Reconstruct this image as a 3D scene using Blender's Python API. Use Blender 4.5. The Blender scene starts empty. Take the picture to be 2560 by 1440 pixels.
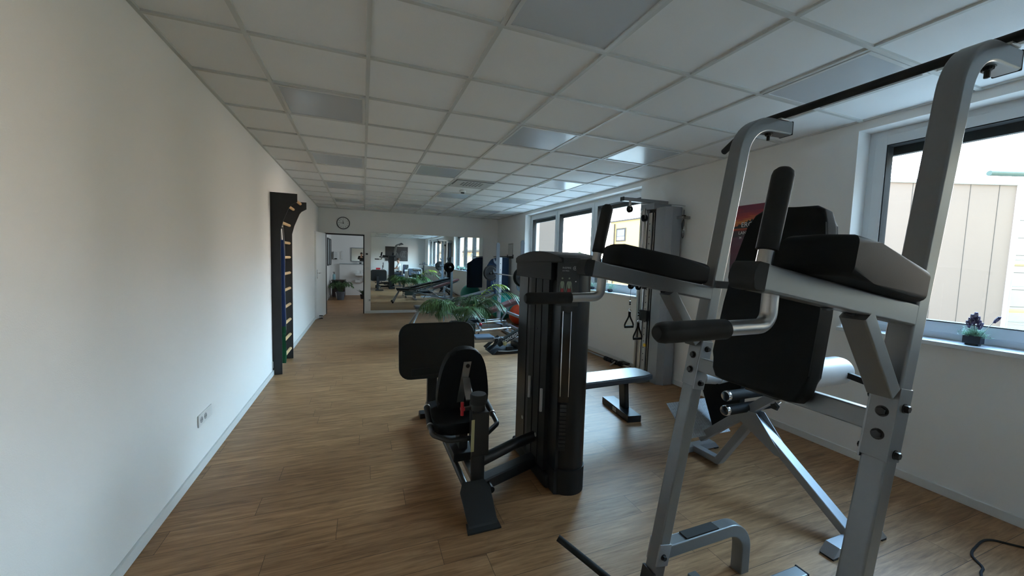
import bpy, bmesh, math, random
from mathutils import Vector, Matrix, Quaternion
PI = math.pi
SC = bpy.context.scene
COL = SC.collection
V = Vector

# ---------------------------------------------------------------- camera
F_PX, YAW, PITCH, ROLL, EYE = 954.0, 0.3728, -0.0723, 0.0294, 1.52
cam_d = bpy.data.cameras.new('camera')
cam = bpy.data.objects.new('camera', cam_d); COL.objects.link(cam)
_f = V((math.sin(YAW)*math.cos(PITCH), math.cos(YAW)*math.cos(PITCH), math.sin(PITCH)))
_r = V((math.cos(YAW), -math.sin(YAW), 0)); _u = _r.cross(_f)
_r2 = _r*math.cos(ROLL) + _u*math.sin(ROLL); _u2 = -_r*math.sin(ROLL) + _u*math.cos(ROLL)
M = Matrix((_r2, _u2, -_f)).transposed().to_4x4(); M.translation = V((0, 0, EYE))
cam.matrix_world = M
cam_d.sensor_width = 36; cam_d.lens = 36*F_PX/2560; cam_d.clip_start = .02; cam_d.clip_end = 400
SC.camera = cam

# ---------------------------------------------------------------- light
SC.view_settings.view_transform = 'Standard'; SC.view_settings.look = 'None'
SC.view_settings.gamma = 1; SC.view_settings.use_curve_mapping = False
SC.view_settings.exposure = 1.22
SC.cycles.max_bounces = 9; SC.cycles.diffuse_bounces = 5; SC.cycles.glossy_bounces = 5
SC.cycles.transmission_bounces = 8; SC.cycles.transparent_max_bounces = 12
SC.cycles.sample_clamp_indirect = 6; SC.cycles.caustics_reflective = False; SC.cycles.caustics_refractive = False
W = bpy.data.worlds.new('sky'); SC.world = W; W.use_nodes = True
nt = W.node_tree; nt.nodes.clear()
_o = nt.nodes.new('ShaderNodeOutputWorld'); _b = nt.nodes.new('ShaderNodeBackground')
_tc = nt.nodes.new('ShaderNodeTexCoord'); _sx = nt.nodes.new('ShaderNodeSeparateXYZ'); _rp = nt.nodes.new('ShaderNodeValToRGB')
nt.links.new(_tc.outputs['Generated'], _sx.inputs[0]); nt.links.new(_sx.outputs[2], _rp.inputs[0])
_c = _rp.color_ramp.elements
_c[0].position = 0.0; _c[0].color = (.72, .57, .45, 1); _c[1].position = .9; _c[1].color = (.22, .40, .72, 1)
_e = _c.new(.12); _e.color = (.54, .57, .62, 1)
_e = _c.new(.38); _e.color = (.48, .76, 1.0, 1)
# the sky is brightest towards the hazy morning sun beyond the yard, dim behind the building
_dt = nt.nodes.new('ShaderNodeVectorMath'); _dt.operation = 'DOT_PRODUCT'; _dt.inputs[1].default_value = (.80, .60, 0)
nt.links.new(_tc.outputs['Generated'], _dt.inputs[0])
_mr = nt.nodes.new('ShaderNodeMapRange'); _mr.interpolation_type = 'SMOOTHSTEP'; nt.links.new(_dt.outputs['Value'], _mr.inputs[0])
_mr.inputs[1].default_value = .1; _mr.inputs[2].default_value = .88; _mr.inputs[3].default_value = 4.2; _mr.inputs[4].default_value = 22.0
nt.links.new(_rp.outputs[0], _b.inputs[0]); nt.links.new(_mr.outputs[0], _b.inputs[1])
nt.links.new(_b.outputs[0], _o.inputs[0])

# an area lamp stands in for daylight in the room behind the door
_l = bpy.data.lights.new('side_room_daylight', 'AREA'); _l.shape = 'RECTANGLE'; _l.size = 1.4; _l.size_y = 1.2
_l.energy = 13; _l.color = (.74, .89, 1.0)
_lo = bpy.data.objects.new('side_room_daylight', _l); COL.objects.link(_lo); _lo.location = (2.3, 13.4, 1.75); _lo.rotation_euler = (0, PI/2, 0)

# ---------------------------------------------------------------- materials
def mat(name, col, rough=.5, metal=0.0, **k):
    m = bpy.data.materials.new(name); m.use_nodes = True
    b = m.node_tree.nodes['Principled BSDF']
    b.inputs['Base Color'].default_value = (*col, 1); b.inputs['Roughness'].default_value = rough
    b.inputs['Metallic'].default_value = metal
    for kk, v in k.items():
        b.inputs[kk].default_value = v
    return m
def N(m, t, **k):
    n = m.node_tree.nodes.new(t)
    for a, v in k.items(): setattr(n, a, v)
    return n
def L(m, a, b): m.node_tree.links.new(a, b)
def noisy(m, scale, amt, bump=0.0, bscale=None, stretch=None):
    """small colour variation and surface bump"""
    b = m.node_tree.nodes['Principled BSDF']; c = tuple(b.inputs['Base Color'].default_value)
    tc = N(m, 'ShaderNodeTexCoord'); mp = N(m, 'ShaderNodeMapping'); L(m, tc.outputs['Object'], mp.inputs[0])
    if stretch: mp.inputs['Scale'].default_value = stretch
    if amt:
        n = N(m, 'ShaderNodeTexNoise'); n.inputs['Scale'].default_value = scale; n.inputs['Detail'].default_value = 4
        L(m, mp.outputs[0], n.inputs['Vector'])
        r = N(m, 'ShaderNodeMapRange'); r.inputs[3].default_value = 1-amt; r.inputs[4].default_value = 1+amt
        L(m, n.outputs[0], r.inputs[0])
        x = N(m, 'ShaderNodeVectorMath', operation='SCALE'); x.inputs[0].default_value = c[:3]; L(m, r.outputs[0], x.inputs['Scale'])
        L(m, x.outputs[0], b.inputs['Base Color'])
    if bump:
        n2 = N(m, 'ShaderNodeTexNoise'); n2.inputs['Scale'].default_value = bscale or scale*4; n2.inputs['Detail'].default_value = 3
        L(m, mp.outputs[0], n2.inputs['Vector'])
        bp = N(m, 'ShaderNodeBump'); bp.inputs['Strength'].default_value = bump; bp.inputs['Distance'].default_value = .002
        L(m, n2.outputs[0], bp.inputs['Height']); L(m, bp.outputs[0], b.inputs['Normal'])
    return m

m_wall = noisy(mat('wall_paint', (.86, .85, .83), .75), 1.2, .02, .25, 180)
m_ceil = noisy(mat('ceiling_tile', (.88, .89, .89), .85), 3, .015, .35, 260)
m_grid = mat('ceiling_grid_metal', (.62, .63, .61), .5)
m_white = mat('white_lacquer', (.78, .79, .78), .35)
m_pvc = mat('window_pvc', (.74, .77, .79), .3)
m_base = mat('skirting_white', (.72, .73, .72), .4)
m_black = mat('black_paint', (.012, .013, .014), .45)
m_blackwood = mat('black_board', (.011, .012, .014), .55)
m_blackgl = mat('black_gloss_plastic', (.009, .010, .012), .3, 0, **{'Specular IOR Level': .4})
m_blackmat = mat('black_matt_plastic', (.011, .012, .0135), .6, 0, **{'Specular IOR Level': .3})
m_dark = mat('charcoal_metal', (.012, .0135, .016), .38, .0)
m_vinyl = noisy(mat('black_vinyl', (.011, .0125, .0145), .6, 0, **{'Specular IOR Level': .08}), 6, .1, .10, 420)
m_foam = noisy(mat('black_foam', (.012, .0125, .014), .7, 0, **{'Specular IOR Level': .3}), 30, .15, .12, 600)
m_silver = noisy(mat('silver_powder_coat', (.20, .21, .22), .36, .55), 60, .03)
m_silver2 = noisy(mat('silver_grey_lacquer', (.30, .32, .345), .33, .35), 60, .03)
m_steel = mat('brushed_steel', (.42, .41, .40), .30, 1.0)
m_chrome = mat('chrome', (.75, .75, .76), .12, 1.0)
m_bolt = mat('black_bolt', (.01, .01, .011), .4, .2)
m_rubber = mat('rubber', (.012, .012, .012), .8)
m_red = mat('red_plastic', (.42, .012, .02), .35)
m_yellow = mat('yellow_plastic', (.7, .45, .03), .4)
m_glass = bpy.data.materials.new('window_glass'); m_glass.use_nodes = True
_n = m_glass.node_tree; _n.nodes.clear()
_go = _n.nodes.new('ShaderNodeOutputMaterial'); _gm = _n.nodes.new('ShaderNodeMixShader'); _gt = _n.nodes.new('ShaderNodeBsdfTransparent')
_gg = _n.nodes.new('ShaderNodeBsdfGlossy'); _gg.inputs['Roughness'].default_value = 0.0; _gf = _n.nodes.new('ShaderNodeFresnel'); _gf.inputs[0].default_value = 1.35
_gt.inputs[0].default_value = (.95, .97, .96, 1)
_ge = _n.nodes.new('ShaderNodeNewGeometry'); _iv = _n.nodes.new('ShaderNodeMath'); _iv.operation = 'SUBTRACT'; _iv.inputs[0].default_value = 1.0
_n.links.new(_ge.outputs['Backfacing'], _iv.inputs[1]); _mu = _n.nodes.new('ShaderNodeMath'); _mu.operation = 'MULTIPLY'
_n.links.new(_gf.outputs[0], _mu.inputs[0]); _n.links.new(_iv.outputs[0], _mu.inputs[1]); _n.links.new(_mu.outputs[0], _gm.inputs[0]); _n.links.new(_gt.outputs[0], _gm.inputs[1]); _n.links.new(_gg.outputs[0], _gm.inputs[2]); _n.links.new(_gm.outputs[0], _go.inputs[0])
m_mirror = mat('mirror_glass', (.80, .84, .82), .0, 1.0)

# floor: oak planks laid across the room
m_floor = bpy.data.materials.new('oak_planks'); m_floor.use_nodes = True
def _floor():
    m = m_floor; b = m.node_tree.nodes['Principled BSDF']
    tc = N(m, 'ShaderNodeTexCoord')
    br = N(m, 'ShaderNodeTexBrick'); br.offset = 0.0
    for k, v in (('Scale', 1.0), ('Mortar Size', .0012), ('Mortar Smooth', .2), ('Bias', 0.0), ('Brick Width', 1.22), ('Row Height', .178)):
        br.inputs[k].default_value = v
    br.inputs['Color1'].default_value = (0, 0, 0, 1); br.inputs['Color2'].default_value = (1, 1, 1, 1); br.inputs['Mortar'].default_value = (.5, .5, .5, 1)
    # every row of planks starts at its own place
    sp = N(m, 'ShaderNodeSeparateXYZ'); L(m, tc.outputs['Object'], sp.inputs[0])
    dv = N(m, 'ShaderNodeMath', operation='DIVIDE'); L(m, sp.outputs[1], dv.inputs[0]); dv.inputs[1].default_value = .178
    fl = N(m, 'ShaderNodeMath', operation='FLOOR'); L(m, dv.outputs[0], fl.inputs[0])
    wn = N(m, 'ShaderNodeTexWhiteNoise', noise_dimensions='1D'); L(m, fl.outputs[0], wn.inputs['W'])
    ma = N(m, 'ShaderNodeMath', operation='MULTIPLY_ADD'); L(m, wn.outputs['Value'], ma.inputs[0]); ma.inputs[1].default_value = 1.22; L(m, sp.outputs[0], ma.inputs[2])
    cb = N(m, 'ShaderNodeCombineXYZ'); L(m, ma.outputs[0], cb.inputs[0]); L(m, sp.outputs[1], cb.inputs[1])
    L(m, cb.outputs[0], br.inputs['Vector'])
    # a per-plank offset keeps the grain of each plank its own
    sc = N(m, 'ShaderNodeVectorMath', operation='SCALE'); sc.inputs['Scale'].default_value = 7.3; L(m, br.outputs['Color'], sc.inputs[0])
    ad = N(m, 'ShaderNodeVectorMath', operation='ADD'); L(m, tc.outputs['Object'], ad.inputs[0]); L(m, sc.outputs[0], ad.inputs[1])
    mp = N(m, 'ShaderNodeMapping'); mp.inputs['Scale'].default_value = (1.0, 9, 1); L(m, ad.outputs[0], mp.inputs[0])
    n1 = N(m, 'ShaderNodeTexNoise'); n1.inputs['Scale'].default_value = 3.6; n1.inputs['Detail'].default_value = 7; n1.inputs['Roughness'].default_value = .62; n1.inputs['Distortion'].default_value = .7
    L(m, mp.outputs[0], n1.inputs['Vector'])
    mp2 = N(m, 'ShaderNodeMapping'); mp2.inputs['Scale'].default_value = (2, 60, 1); L(m, ad.outputs[0], mp2.inputs[0])
    n2 = N(m, 'ShaderNodeTexNoise'); n2.inputs['Scale'].default_value = 2.2; n2.inputs['Detail'].default_value = 4; L(m, mp2.outputs[0], n2.inputs['Vector'])
    cr = N(m, 'ShaderNodeValToRGB'); L(m, n1.outputs[0], cr.inputs[0])
    e = cr.color_ramp.elements; e[0].position = .30; e[0].color = (.185, .095, .043, 1); e[1].position = .72; e[1].color = (.43, .25, .128, 1)
    x = e.new(.5); x.color = (.315, .172, .082, 1)
    r2 = N(m, 'ShaderNodeMapRange'); r2.inputs[1].default_value = .3; r2.inputs[2].default_value = .7; r2.inputs[3].default_value = .86; r2.inputs[4].default_value = 1.1; L(m, n2.outputs[0], r2.inputs[0])
    m1 = N(m, 'ShaderNodeVectorMath', operation='SCALE'); L(m, cr.outputs[0], m1.inputs[0]); L(m, r2.outputs[0], m1.inputs['Scale'])
    r3 = N(m, 'ShaderNodeMapRange'); r3.inputs[3].default_value = .9; r3.inputs[4].default_value = 1.1; L(m, br.outputs['Color'], r3.inputs[0])
    m2 = N(m, 'ShaderNodeVectorMath', operation='SCALE'); L(m, m1.outputs[0], m2.inputs[0]); L(m, r3.outputs[0], m2.inputs['Scale'])
    mx = N(m, 'ShaderNodeMix', data_type='RGBA'); L(m, br.outputs['Fac'], mx.inputs[0]); L(m, m2.outputs[0], mx.inputs[6]); mx.inputs[7].default_value = (.05, .03, .018, 1)
    L(m, mx.outputs[2], b.inputs['Base Color'])
    b.inputs['Roughness'].default_value = .44; b.inputs['Specular IOR Level'].default_value = .24
    bp = N(m, 'ShaderNodeBump'); bp.inputs['Strength'].default_value = .15; bp.inputs['Distance'].default_value = .001; L(m, n2.outputs[0], bp.inputs['Height']); L(m, bp.outputs[0], b.inputs['Normal'])
_floor()

# ---------------------------------------------------------------- mesh helpers
def fillet(pts, r, n=6):
    """round the inner corners of a polyline"""
    P = [V(p) for p in pts]; out = [P[0]]
    for i in range(1, len(P)-1):
        a, b, c = P[i-1], P[i], P[i+1]
        rr = r[i-1] if isinstance(r, (list, tuple)) else r
        u = (a-b).normalized(); w = (c-b).normalized(); d = min(1, max(-1, u.dot(w))); th = math.acos(d)
        if rr <= 0 or th > PI-.02: out.append(b); continue
        t = min(rr/math.tan(th/2), (a-b).length*.49, (c-b).length*.49); rr2 = t*math.tan(th/2)
        cen = b+(u+w).normalized()*(rr2/math.sin(th/2))
        s = b+u*t-cen; e = b+w*t-cen; ang = s.angle(e); ax = s.cross(e).normalized()
        for k in range(n+1): out.append(cen+Quaternion(ax, ang*k/n) @ s)
    out.append(P[-1]); return out
def circ(r, n=14, r2=None): return [(r*math.cos(2*PI*i/n), (r2 or r)*math.sin(2*PI*i/n)) for i in range(n)]
def rrect(w, h, r=.006, n=3):
    o = []
    for cx, cy, a in ((w/2-r, h/2-r, 0), (-w/2+r, h/2-r, 1), (-w/2+r, -h/2+r, 2), (w/2-r, -h/2+r, 3)):
        for k in range(n+1):
            t = (a+k/n)*PI/2; o.append((cx+r*math.cos(t), cy+r*math.sin(t)))
    return o
class MB:
    def __init__(s): s.b = bmesh.new()
    def _xf(s, vs, rot, loc):
        if rot is not None:
            for v in vs: v.co = rot @ v.co
        for v in vs: v.co += V(loc)
    def box(s, lo, hi, bev=0, seg=2, rot=None):
        lo = V(lo); hi = V(hi); c = (lo+hi)/2; d = hi-lo
        r = bmesh.ops.create_cube(s.b, size=1); vs = r['verts']
        for v in vs: v.co = V((v.co.x*d.x, v.co.y*d.y, v.co.z*d.z))
        if bev:
            es = list({e for v in vs for e in v.link_edges})
            q = bmesh.ops.bevel(s.b, geom=es, offset=bev, segments=seg, affect='EDGES', profile=.5); vs = list({v for f in q['faces'] for v in f.verts} | {v for v in vs if v.is_valid})
        s._xf(vs, rot, c); return s
    def sweep(s, pts, prof, up=None, cap=True, scale=None):
        P = [V(p) for p in pts]; n = len(P); T = []
        for i in range(n):
            a = P[max(i-1, 0)]; c = P[min(i+1, n-1)]; b = P[i]
            if 0 < i < n-1: t = ((b-a).normalized()+(c-b).normalized())
            else: t = c-a
            T.append(t.normalized())
        u = V(up) if up is not None else (V((0, 0, 1)) if abs(T[0].z) < .9 else V((1, 0, 0)))
        u = (u-T[0]*u.dot(T[0])).normalized(); rings = []
        for i in range(n):
            if i:
                q = T[i-1].rotation_difference(T[i]); u = q @ u; u = (u-T[i]*u.dot(T[i])).normalized()
            w = T[i].cross(u); k = 1
            if 0 < i < n-1:
                h = (P[i]-P[i-1]).normalized().dot(T[i]); k = 1/max(h, .5)
            sc = scale[i] if scale else 1
            # mitre only in the plane of the bend
            bend = (P[min(i+1, n-1)]-P[i]).normalized()-(P[i]-P[max(i-1, 0)]).normalized() if 0 < i < n-1 else V((0, 0, 0))
            bd = (bend-T[i]*bend.dot(T[i])); bd = bd.normalized() if bd.length > 1e-6 else None
            ring = []
            for (x, y) in prof:
                o = (w*x+u*y)*sc
                if bd is not None: o += bd*(o.dot(bd))*(k-1)
                ring.append(s.b.verts.new(P[i]+o))
            rings.append(ring)
        m = len(prof)
        for i in range(n-1):
            for j in range(m):
                s.b.faces.new((rings[i][j], rings[i][(j+1) % m], rings[i+1][(j+1) % m], rings[i+1][j]))
        if cap:
            s.b.faces.new(rings[0][::-1]); s.b.faces.new(rings[-1])
        return s
    def tube(s, pts, r, seg=14, fil=0, n=6, cap=True):
        return s.sweep(fillet(pts, fil, n) if fil else pts, circ(r, seg), cap=cap)
    def bar(s, pts, w, h, r=.006, up=None, fil=0, n=6):
        """rectangular tube: w across, h along 'up'"""
        return s.sweep(fillet(pts, fil, n) if fil else pts, rrect(w, h, r), up=up)
    def prism(s, poly, o, ux, uy, d, bev=0, seg=2):
        """polygon (a,b) -> o+a*ux+b*uy, extruded by vector d"""
        o = V(o); ux = V(ux); uy = V(uy); d = V(d)
        A = [s.b.verts.new(o+ux*a+uy*b) for a, b in poly]; B = [s.b.verts.new(v.co+d) for v in A]; n = len(A)
        fs = [s.b.faces.new(A[::-1]), s.b.faces.new(B)]
        for i in range(n): fs.append(s.b.faces.new((A[i], A[(i+1) % n], B[(i+1) % n], B[i])))
        if bev:
            es = list({e for f in fs[:2] for e in f.edges})
            bmesh.ops.bevel(s.b, geom=es, offset=bev, segments=seg, affect='EDGES', profile=.5)
        return s
    def lathe(s, prof, o, ax=(0, 0, 1), seg=24, cap=True):
        """prof: (radius, height) pairs along the axis"""
        ax = V(ax).normalized(); q = V((0, 0, 1)).rotation_difference(ax); o = V(o); R = []
        for r, h in prof:
            if r < 1e-5: R.append([s.b.verts.new(o+q @ V((0, 0, h)))])
            else: R.append([s.b.verts.new(o+q @ V((r*math.cos(2*PI*i/seg), r*math.sin(2*PI*i/seg), h))) for i in range(seg)])
        for a, b in zip(R, R[1:]):
            for i in range(seg):
                j = (i+1) % seg
                if len(a) == 1 and len(b) == 1: continue
                if len(a) == 1: s.b.faces.new((a[0], b[j], b[i]))
                elif len(b) == 1: s.b.faces.new((a[i], a[j], b[0]))
                else: s.b.faces.new((a[i], a[j], b[j], b[i]))
        if not cap: return s
        if len(R[0]) > 1: s.b.faces.new(R[0][::-1])
        if len(R[-1]) > 1: s.b.faces.new(R[-1])
        return s
    def cyl(s, a, b, r, seg=16, r2=None, bev=0):
        a = V(a); b = V(b); h = (b-a).length; r2 = r if r2 is None else r2
        if bev: return s.lathe([(r-bev, 0), (r, bev), (r2, h-bev), (r2-bev, h)], a, b-a, seg)
        return s.lathe([(r, 0), (r2, h)], a, b-a, seg)
    def ball(s, c, r, seg=24, sc=(1, 1, 1), rot=None):
        q = bmesh.ops.create_uvsphere(s.b, u_segments=seg, v_segments=seg//2, radius=1)
        for v in q['verts']:
            p = V((v.co.x*r*sc[0], v.co.y*r*sc[1], v.co.z*r*sc[2])); v.co = (rot @ p if rot is not None else p)+V(c)
        return s
    def hexbolt(s, c, ax, r=.011, h=.009, washer=True):
        c = V(c); a = V(ax).normalized()
        if washer: s.cyl(c, c+a*.002, r*1.25, 16)
        s.lathe([(r, 0), (r, h*.8), (r*.85, h)], c, a, 6); return s
    def build(s, name, m, parent=None, smooth=35, kind=None, mods=None):
        root = parent
        while root is not None and root.parent is not None: root = root.parent
        off = V(root.location) if root is not None else V((0, 0, 0))
        bmesh.ops.recalc_face_normals(s.b, faces=s.b.faces)
        if off.length: 
            for v in s.b.verts: v.co -= off
        me = bpy.data.meshes.new(name); s.b.to_mesh(me); s.b.free()
        ms = m if isinstance(m, (list, tuple)) else [m]
        for x in ms: me.materials.append(x)
        o = bpy.data.objects.new(name, me); COL.objects.link(o)
        if smooth:
            me.shade_smooth(); me.set_sharp_from_angle(angle=math.radians(smooth))
            if smooth < 90:
                w = o.modifiers.new('weighted', 'WEIGHTED_NORMAL'); w.keep_sharp = True; w.weight = 80
        if parent is not None: o.parent = parent
        if kind: o['kind'] = kind
        return o
def thing(name, label, cat, loc=(0, 0, 0), group=None):
    o = bpy.data.objects.new(name, None); COL.objects.link(o); o.location = loc; o.empty_display_size = .05
    o['label'] = label; o['category'] = cat
    if group: o['group'] = group
    return o
def tag(o, label, cat, group=None, kind=None):
    o['label'] = label; o['category'] = cat
    if group: o['group'] = group
    if kind: o['kind'] = kind
    return o
def rebase(o, loc):
    """move the origin of a top-level mesh to its base"""
    for v in o.data.vertices: v.co -= V(loc)
    o.location = loc; return o
def text_mesh(txt, size, name, m, parent, o, ux, uy, depth=.001, align='LEFT', font_sx=1.0):
    """raised lettering laid on the plane o + a*ux + b*uy"""
    c = bpy.data.curves.new(name, 'FONT'); c.body = txt; c.size = size; c.extrude = depth/2; c.align_x = align; c.resolution_u = 3
    t = bpy.data.objects.new(name, c); COL.objects.link(t)
    dg = bpy.context.evaluated_depsgraph_get(); me = bpy.data.meshes.new_from_object(t.evaluated_get(dg))
    bpy.data.objects.remove(t)
    root = parent
    while root is not None and root.parent is not None: root = root.parent
    off = V(root.location) if root is not None else V((0, 0, 0))
    ux = V(ux).normalized(); uy = V(uy).normalized(); n = ux.cross(uy)
    for v in me.vertices:
        a, b, cc = v.co; v.co = V(o)+ux*a*font_sx+uy*b+n*(cc+depth/2)-off
    me.materials.clear(); me.materials.append(m)
    ob = bpy.data.objects.new(name, me); COL.objects.link(ob); ob.parent = parent; return ob
def copy_tree(o, parent=None):
    c = o.copy(); COL.objects.link(c); c.parent = parent
    for ch in list(o.children): copy_tree(ch, c)
    return c
def catmull(pts, n=6):
    P = [V(p) for p in pts]; Q = [P[0]*2-P[1]]+P+[P[-1]*2-P[-2]]; o = []
    for i in range(1, len(Q)-2):
        a, b, c, d = Q[i-1:i+3]
        for k in range(n):
            t = k/n; o.append(.5*((2*b)+(c-a)*t+(2*a-5*b+4*c-d)*t*t+(3*b-a-3*c+d)*t**3))
    o.append(P[-1]); return o

# ---------------------------------------------------------------- room shell
XL, XR, YB, YF, ZC = -1.055, 3.71, 10.78, -3.5, 2.70
def S(name, mb, m, parent=None, **k): return mb.build(name, m, parent, kind='structure', **k)
S('floor', MB().box((XL-.3, YF-.3, -.12), (4.1, 17.2, 0)), m_floor, smooth=0)
mb = MB().box((XL-.3, YF-.3, ZC+.012), (4.1, YB+.15, ZC+.25))
ceil = S('ceiling', mb, m_ceil, smooth=0)
g = MB(); GX = [-.598+.625*k for k in range(7)]; GY = [2.542+.625*k for k in range(-9, 14)]
for x in GX: g.box((x-.012, YF, ZC), (x+.012, YB, ZC+.012))
for y in GY: g.box((XL, y-.012, ZC-.0005), (XR, y+.012, ZC+.0119))
g.box((XL, YF, ZC), (XL+.022, YB, ZC+.012)); g.box((XR-.022, YF, ZC), (XR, YB, ZC+.012)); g.box((XL, YB-.022, ZC), (XR, YB, ZC+.012)); g.box((XL, YF, ZC), (XR, YF+.022, ZC+.012))
S('ceiling_grid', g, m_grid, ceil, smooth=0)
S('wall_left', MB().box((XL-.3, YF-.3, 0), (XL, YB+.15, ZC+.012)), m_wall, smooth=0)
S('wall_front', MB().box((XL, YF-.3, 0), (XR, YF, ZC+.012)), m_wall, smooth=0)
# right wall: two wide window openings
W1, W2, WZ0, WZ1, XO = (4.51, 8.72), (-2.28, 1.936), 1.03, 2.635, 4.1
mb = MB()
mb.box((XR, YF-.3, 0), (XO, YB+.15, WZ0)).box((XR, YF-.3, WZ1), (XO, YB+.15, ZC+.012))
for a, b in ((YF-.3, W2[0]), (W2[1], W1[0]), (W1[1], YB+.15)): mb.box((XR, a, WZ0), (XO, b, WZ1))
S('wall_right', mb, m_wall, smooth=0)
# back wall with the doorway
DX0, DX1, DZ = -.905, .028, 2.075
mb = MB().box((XL, YB, 0), (DX0, YB+.15, ZC+.012)).box((DX1, YB, 0), (XR, YB+.15, ZC+.012)).box((DX0, YB, DZ), (DX1, YB+.15, ZC+.012))
S('wall_back', mb, m_wall, smooth=0)
BH = .062
S('baseboard_left', MB().box((XL, YF, 0), (XL+.016, YB, BH), .004), m_base)
S('baseboard_right', MB().box((XR-.016, YF, 0), (XR, YB, BH), .004), m_base)
S('baseboard_front', MB().box((XL+.016, YF, 0), (XR-.016, YF+.016, BH), .004), m_base)
S('baseboard_back', MB().box((DX1+.03, YB-.016, 0), (XR-.016, YB, BH), .004), m_base)

def window(name, y0, y1, n=3):
    """three tilting sashes in a white frame, a marble sill and the roller blind rails outside"""
    FX0, FX1 = 3.87, 3.95
    w = thing(name, '', 'window'); del w['label']; del w['category']; w['kind'] = 'structure'
    fr = MB(); z0, z1 = WZ0+.02, WZ1
    fr.box((FX0, y0, z0), (FX1, y1, z0+.06), .004).box((FX0, y0, z1-.06), (FX1, y1, z1), .004)
    wd = (y1-y0)/n
    for i in range(n+1):
        c = y0+wd*i; a, b = (c, c+.06) if i == 0 else ((c-.06, c) if i == n else (c-.028, c+.028))
        fr.box((FX0, a, z0+.05), (FX1, b, z1-.05), .003)
    f = fr.build('window_frame', m_pvc, w, kind='structure')
    for i in range(n):
        a = y0+wd*i+(.045 if i == 0 else .016); b = y0+wd*(i+1)-(.045 if i == n-1 else .016); za, zb = z0+.045, z1-.045
        s_ = MB(); t = .075; x0, x1 = FX0-.015, FX1-.012
        s_.box((x0, a, za), (x1, a+t, zb), .005).box((x0, b-t, za), (x1, b, zb), .005).box((x0, a+t-.002, za), (x1, b-t+.002, za+t), .005).box((x0, a+t-.002, zb-t), (x1, b-t+.002, zb), .005)
        s_.build('window_sash', m_pvc, w, kind='structure')
        gk = MB(); xx = (x0+x1)/2
        for q in ((a+t-.004, za+t-.004, a+t+.006, zb-t+.004), (b-t-.006, za+t-.004, b-t+.004, zb-t+.004), (a+t, za+t-.004, b-t, za+t+.006), (a+t, zb-t-.006, b-t, zb-t+.004)):
            gk.box((x0+.004, q[0], q[1]), (x1+.002, q[2], q[3]))
        gk.build('gasket', m_rubber, w, kind='structure', smooth=0)
        MB().box((xx-.004, a+t-.01, za+t-.01), (xx+.004, b-t+.01, zb-t+.01)).build('window_glass', m_glass, w, kind='structure', smooth=0)
        hy = b-.03 if i < n-1 else a+.03
        h = MB().box((x0-.012, hy-.015, 1.66), (x0, hy+.015, 1.74), .004).tube([(x0-.01, hy, 1.72), (x0-.05, hy, 1.72), (x0-.05, hy, 1.59)], .009, 10, .012)
        h.build('window_handle', m_pvc, w, kind='structure')
        # blind guide rails and blind box edge seen through the glass
    r = MB().box((FX1+.004, y0, z1-.19), (FX1+.05, y1, z1-.02), .002)
    for i in range(n+1):
        c = y0+wd*i; c = min(max(c, y0+.03), y1-.03); r.box((FX1+.004, c-.055, z0), (FX1+.03, c+.055, z1-.1), .002)
    r.build('roller_blind_rail', m_dark, w, kind='structure')
    MB().box((XR-.035, y0-.02, WZ0-.012), (FX0+.01, y1+.02, WZ0+.02), .006).build('window_sill', m_pvc, w, kind='structure')
    for yy in (y0+.002, y1-.002):
        pass
    return w
window('window_1', *W1); window('window_2', *W2)

# door: black steel frame, white leaf swung open against the left wall
d = thing('door_1', '', 'door'); del d['label']; del d['category']; d['kind'] = 'structure'
mb = MB()
for a, b in ((DX0, DX0+.028), (DX1-.028, DX1)): mb.box((a, YB-.012, 0), (b, YB+.16, DZ))
mb.box((DX0, YB-.012, DZ-.03), (DX1, YB+.16, DZ)); mb.build('door_frame', m_black, d, kind='structure', smooth=0)
hinge = V((DX0+.02, YB-.02, 0)); far = V((-1.012, 9.93, 0)); dv = (far-hinge).normalized(); nv = V((dv.y, -dv.x, 0)); 
if nv.x < 0: nv = -nv
poly = [(0, 0), (.86, 0), (.86, 2.05), (0, 2.05)]
MB().prism(poly, hinge+V((0, 0, .008)), dv, (0, 0, 1), -nv*.04, .002).build('door_leaf', m_white, d, kind='structure')
hp = hinge+dv*.79
mb = MB(); 
for s_, base in ((1, V((0, 0, 0))), (-1, -nv*.04)):
    n_ = nv*s_; p = hp+base
    mb.prism([(-.018, .95), (.018, .95), (.018, 1.17), (-.018, 1.17)], p, dv, (0, 0, 1), n_*.006, .002)
    mb.tube([p+V((0, 0, 1.09)), p+V((0, 0, 1.09))+n_*.05, p+V((0, 0, 1.09))+n_*.05-dv*.12], .009, 10, .015)
    mb.cyl(p+V((0, 0, .985)), p+V((0, 0, .985))+n_*.012, .011, 12)
mb.build('door_handle', m_chrome, d, kind='structure')

# small washroom lobby behind the door
ZL = 2.6
S('wall_lobby_left', MB().box((-1.25, YB+.15, 0), (-1.13, 16.6, ZL)), m_wall, smooth=0)
S('wall_lobby_back', MB().box((-1.25, 16.0, 0), (2.6, 16.12, ZL)), m_wall, smooth=0)
S('wall_lobby_right', MB().box((2.5, YB+.15, 0), (2.6, 16.0, ZL)), m_wall, smooth=0)
S('ceiling_lobby', MB().box((-1.25, YB+.15, ZL), (2.6, 16.12, ZL+.1)), m_ceil, smooth=0)
S('baseboard_lobby', MB().box((-1.13, 15.985, 0), (2.5, 16.0, BH), .003), m_base)
S('baseboard_lobby_left', MB().box((-1.13, YB+.16, 0), (-1.115, 15.98, BH), .003), m_base)

# roof over the rooms keeps the sky off the ceiling
S('roof_slab', MB().box((XL-.3, YF-.3, ZC+.25), (4.1, 16.3, ZC+.4)), m_wall, smooth=0)
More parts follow.
